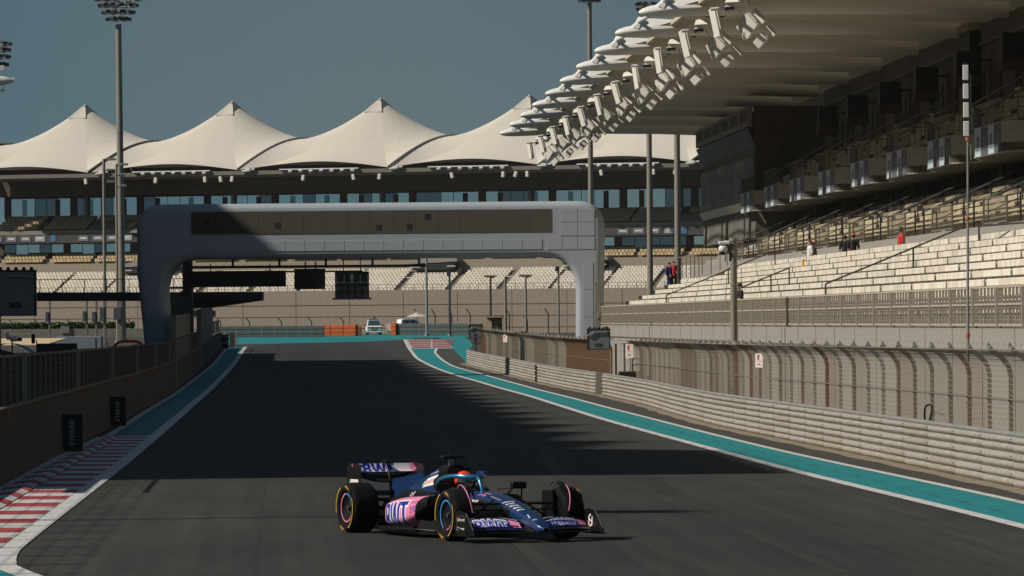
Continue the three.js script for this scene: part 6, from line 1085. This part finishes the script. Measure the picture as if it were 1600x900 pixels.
  mesh('flap_actuator', rbox(0.2, 0.05, 0.06, 0.02, -4.27, 0.985, 0), M.carbon, wing);
  wing.position.x = -0.2;
  mesh('beam_wing', join([grid(12, 5, (u, v) => [-3.95 - 0.16 * (1 - v), 0.42 + 0.05 * (1 - v), lerp(-0.42, 0.42, u)]), grid(12, 5, (u, v) => [-4.08 - 0.14 * (1 - v), 0.50 + 0.07 * (1 - v), lerp(-0.42, 0.42, u)])]), M.carbon, wing);
  mesh('rear_lamp', rbox(0.06, 0.12, 0.1, 0.02, -4.4, 0.36, 0), mat('dull_red', 0.2, 0.01, 0.01, 0.4), car);
  // --- wheels
  function wheel(x, z, half, R, front) {
    const s = Math.sign(z), g = new THREE.Group(); g.name = 'wheel'; g.position.set(x, R, z); g.scale.z = s; car.add(g); // z of the wheel points outwards
    const pr = [[0.232, -half + 0.02], [0.25, -half], [0.30, -half - 0.006], [R - 0.05, -half + 0.006], [R - 0.018, -half + 0.03], [R - 0.002, -half + 0.075], [R, 0], [R - 0.002, half - 0.075], [R - 0.018, half - 0.03], [R - 0.05, half - 0.006], [0.30, half + 0.006], [0.25, half], [0.232, half - 0.02], [0.225, half - 0.06]];
    const curve = new THREE.SplineCurve(pr.map(([r, w]) => new THREE.Vector2(r, w)));
    mesh('tyre', new THREE.LatheGeometry(curve.getPoints(60), 64).rotateX(Math.PI / 2), M.tyre, g);
    const ring = (r0, r1, a0, a1, m, name, dz = 0.0085) => mesh(name, new THREE.RingGeometry(r0, r1, 40, 1, a0, a1 - a0).translate(0, 0, half + dz), m, g);
    ring(0.304, 0.318, -1.15, 0.5, M.yellow_mark, 'yellow_band'); ring(0.304, 0.318, 2.0, 3.4, M.yellow_mark, 'yellow_band');
    const tt = C(512, 64, (c, w, h) => { c.fillStyle = '#101010'; c.fillRect(0, 0, w, h); c.fillStyle = '#e0aa1c'; c.font = 'bold 60px sans-serif'; c.textBaseline = 'middle'; c.textAlign = 'center'; c.fillText('PIRELLI', w / 2, h / 2 + 3, 460); }, { roughness: 0.8, clearcoat: 0 });
    const arcPrint = (a0, a1) => mesh('tyre_print', grid(20, 1, (u, v) => { const a = lerp(a0, a1, u), r = lerp(0.286, 0.335, v); return [Math.cos(a) * r, Math.sin(a) * r, half + 0.009]; }, (u, v) => [s > 0 ? u : u, v]), tt, g);
    arcPrint(1.72, 0.75); arcPrint(1.72 + Math.PI, 0.75 + Math.PI);
    mesh('rim', new THREE.LatheGeometry([[0.232, half - 0.012], [0.226, half - 0.03], [0.21, half - 0.045], [0.13, half - 0.075], [0.06, half - 0.085], [0.001, half - 0.085]].map(([r, w]) => new THREE.Vector2(r, w)), 48).rotateX(Math.PI / 2), M.carbon, g);
    const arc = (r, a0, a1, m) => mesh('rim_stripe', new THREE.RingGeometry(r - 0.010, r + 0.010, 40, 1, a0, a1 - a0).translate(0, 0, half - 0.024), m, g);
    if (front) { arc(0.2, 0.3, 4.25, M.rim_blue); for (let k = 0; k < 4; k++) arc(0.2, 4.75 + k * 0.22, 4.75 + k * 0.22 + 0.13, M.rim_pink); for (let k = 0; k < 3; k++) arc(0.2, 5.75 + k * 0.24, 5.75 + k * 0.24 + 0.15, M.rim_blue); }
    else { arc(0.2, 1.7, 6.0, M.rim_pink); arc(0.2, 0.35, 1.6, M.rim_blue); }
    mesh('wheel_nut', join([new THREE.CylinderGeometry(0.035, 0.045, 0.05, 12).rotateX(Math.PI / 2).translate(0, 0, half - 0.065), new THREE.TorusGeometry(0.075, 0.008, 6, 24).translate(0, 0, half - 0.078)]), M.dark_metal, g);
    mesh('brake_drum', new THREE.CylinderGeometry(0.21, 0.21, half * 1.5, 24).rotateX(Math.PI / 2).translate(0, 0, -half * 0.2), M.carbon, g);
  }
  wheel(0, 0.83, 0.152, 0.36, true); wheel(0, -0.83, 0.152, 0.36, true); wheel(-3.6, 0.79, 0.20, 0.36, false); wheel(-3.6, -0.79, 0.20, 0.36, false);
  // fins arching over the inner shoulder of the front tyres
  for (const s of [1, -1]) {
    const arcP = (a, r, z) => V(Math.cos(a) * r, 0.36 + Math.sin(a) * r, s * z);
    const f = mesh('wheel_fin', grid(18, 4, (u, v) => { const a = lerp(0.55, 2.1, u), r = lerp(0.375, 0.44, Math.sin(u * Math.PI) * 0.6 + 0.2); const q = arcP(a, r + 0.015 * v, lerp(0.66, 0.75, v * Math.sin(u * Math.PI * 0.9 + 0.15))); return [q.x, q.y, q.z]; }), M.carbon, car);
    const pts = []; for (let i = 0; i <= 10; i++) { const u = i / 10; pts.push(arcP(lerp(0.1, 2.0, u), 0.372 + 0.05 * Math.sin(u * Math.PI), 0.72 + 0.05 * Math.sin(u * Math.PI))); }
    mesh('fin_edge', tube(pts, 0.008, 30, 6), M.car_pink, f);
    mesh('drum_fin', hexa(V(0.1, 0.06, s * 0.62), V(-0.34, 0.12, s * 0.62), V(-0.3, 0.66, s * 0.62), V(0.05, 0.68, s * 0.62), V(0, 0, s * 0.03)), M.carbon, f);
  }
  // --- suspension
  for (const s of [1, -1]) {
    mesh('wishbone', join([bar(V(0.12, 0.50, s * 0.19), V(0.0, 0.50, s * 0.68), 0.018), bar(V(-0.42, 0.50, s * 0.24), V(-0.02, 0.50, s * 0.68), 0.018), bar(V(0.1, 0.30, s * 0.19), V(0, 0.20, s * 0.68), 0.016), bar(V(-0.5, 0.26, s * 0.25), V(-0.02, 0.20, s * 0.68), 0.016)]), M.carbon, car);
    mesh('push_rod', bar(V(-0.1, 0.55, s * 0.2), V(0, 0.24, s * 0.68), 0.014), M.carbon, car); mesh('track_rod', bar(V(0.18, 0.42, s * 0.18), V(0.1, 0.42, s * 0.68), 0.012), M.carbon, car);
    mesh('wishbone', join([bar(V(-3.2, 0.42, s * 0.2), V(-3.58, 0.5, s * 0.62), 0.02), bar(V(-3.95, 0.42, s * 0.12), V(-3.62, 0.5, s * 0.62), 0.02), bar(V(-3.1, 0.2, s * 0.24), V(-3.58, 0.22, s * 0.62), 0.018), bar(V(-3.95, 0.22, s * 0.12), V(-3.62, 0.22, s * 0.62), 0.018)]), M.carbon, car);
    mesh('drive_shaft', bar(V(-3.6, 0.34, s * 0.1), V(-3.6, 0.36, s * 0.6), 0.025), M.carbon, car);
  }
  // --- driver
  const d = thing('person', 'driver with a red helmet sitting low in the racing car cockpit behind the halo', 'person', V(-1.62, 0, 0));
  car.updateMatrixWorld(true); d.position.copy(car.localToWorld(V(-1.60, 0.012, 0))); d.rotation.y = car.rotation.y + Math.PI / 2; // faces the way the car goes
  const Sb = V(0.42, 0.42, 0.6), Cb = V(0, 0.52, 0.12);
  mesh('body', sdfBody([[[0, 0.25, 0.0], 0.13, [0, 0.5, -0.02], 0.13], [[-0.14, 0.54, -0.01], 0.065, [0.14, 0.54, -0.01], 0.065], [[0, 0.56, 0], 0.06, [0, 0.68, 0.0], 0.06], [[0, 0.78, 0], 0.09, [0, 0.72, 0.03], 0.075], [[0.17, 0.54, 0], 0.05, [0.2, 0.44, 0.22], 0.042], [[0.2, 0.44, 0.22], 0.042, [0.12, 0.55, 0.42], 0.032], [[-0.17, 0.54, 0], 0.05, [-0.2, 0.44, 0.22], 0.042], [[-0.2, 0.44, 0.22], 0.042, [-0.12, 0.55, 0.42], 0.032],
    ...[1, -1].flatMap((k) => [0, 1, 2, 3].map((i) => [[k * 0.12, 0.545 + i * 0.017, 0.45], 0.012, [k * 0.10, 0.54 + i * 0.017, 0.485], 0.010])), ...[1, -1].map((k) => [[k * 0.12, 0.58, 0.43], 0.012, [k * 0.085, 0.61, 0.45], 0.010])], Sb, Cb, 80), mat('race_suit', 0.03, 0.06, 0.16, 0.8), d);
  const hel = mesh('helmet', new THREE.SphereGeometry(0.135, 28, 20).scale(0.95, 1.03, 1.14).translate(0, 0.765, 0.01), pmat('helmet_red', 0.85, 0.05, 0.02, { roughness: 0.3, clearcoat: 0.6 }), d);
  mesh('visor', grid(20, 8, (u, v) => { const a = lerp(-1.25, 1.25, u), e = lerp(-0.18, 0.30, v) ; return [0.131 * Math.sin(a) * Math.cos(e), 0.765 + 0.142 * Math.sin(e), 0.01 + 0.158 * Math.cos(a) * Math.cos(e)]; }), M.glass_dark, hel);
  mesh('chin_bar', grid(20, 6, (u, v) => { const a = lerp(-1.1, 1.1, u), e = lerp(-0.75, -0.28, v); return [0.132 * Math.sin(a) * Math.cos(e), 0.765 + 0.142 * Math.sin(e), 0.015 + 0.16 * Math.cos(a) * Math.cos(e)]; }), M.car_gloss_white, hel);
  mesh('visor_strip', grid(16, 2, (u, v) => { const a = lerp(-0.9, 0.9, u), e = lerp(0.27, 0.38, v); return [0.132 * Math.sin(a) * Math.cos(e), 0.765 + 0.142 * Math.sin(e), 0.01 + 0.16 * Math.cos(a) * Math.cos(e)]; }), M.car_gloss_white, hel);
  mesh('neck_collar', rbox(0.3, 0.07, 0.16, 0.03, 0, 0.63, 0.02), M.carbon, d);
  const sw = mesh('steering_wheel', join([new THREE.TorusGeometry(0.11, 0.016, 8, 24).scale(1.15, 0.8, 1).translate(0, 0.57, 0.5), rbox(0.2, 0.09, 0.03, 0.01, 0, 0.57, 0.5)]), M.black, car); sw.position.set(-1.62, 0, 0); sw.rotation.y = Math.PI / 2;
}
renderer.render(scene, camera);
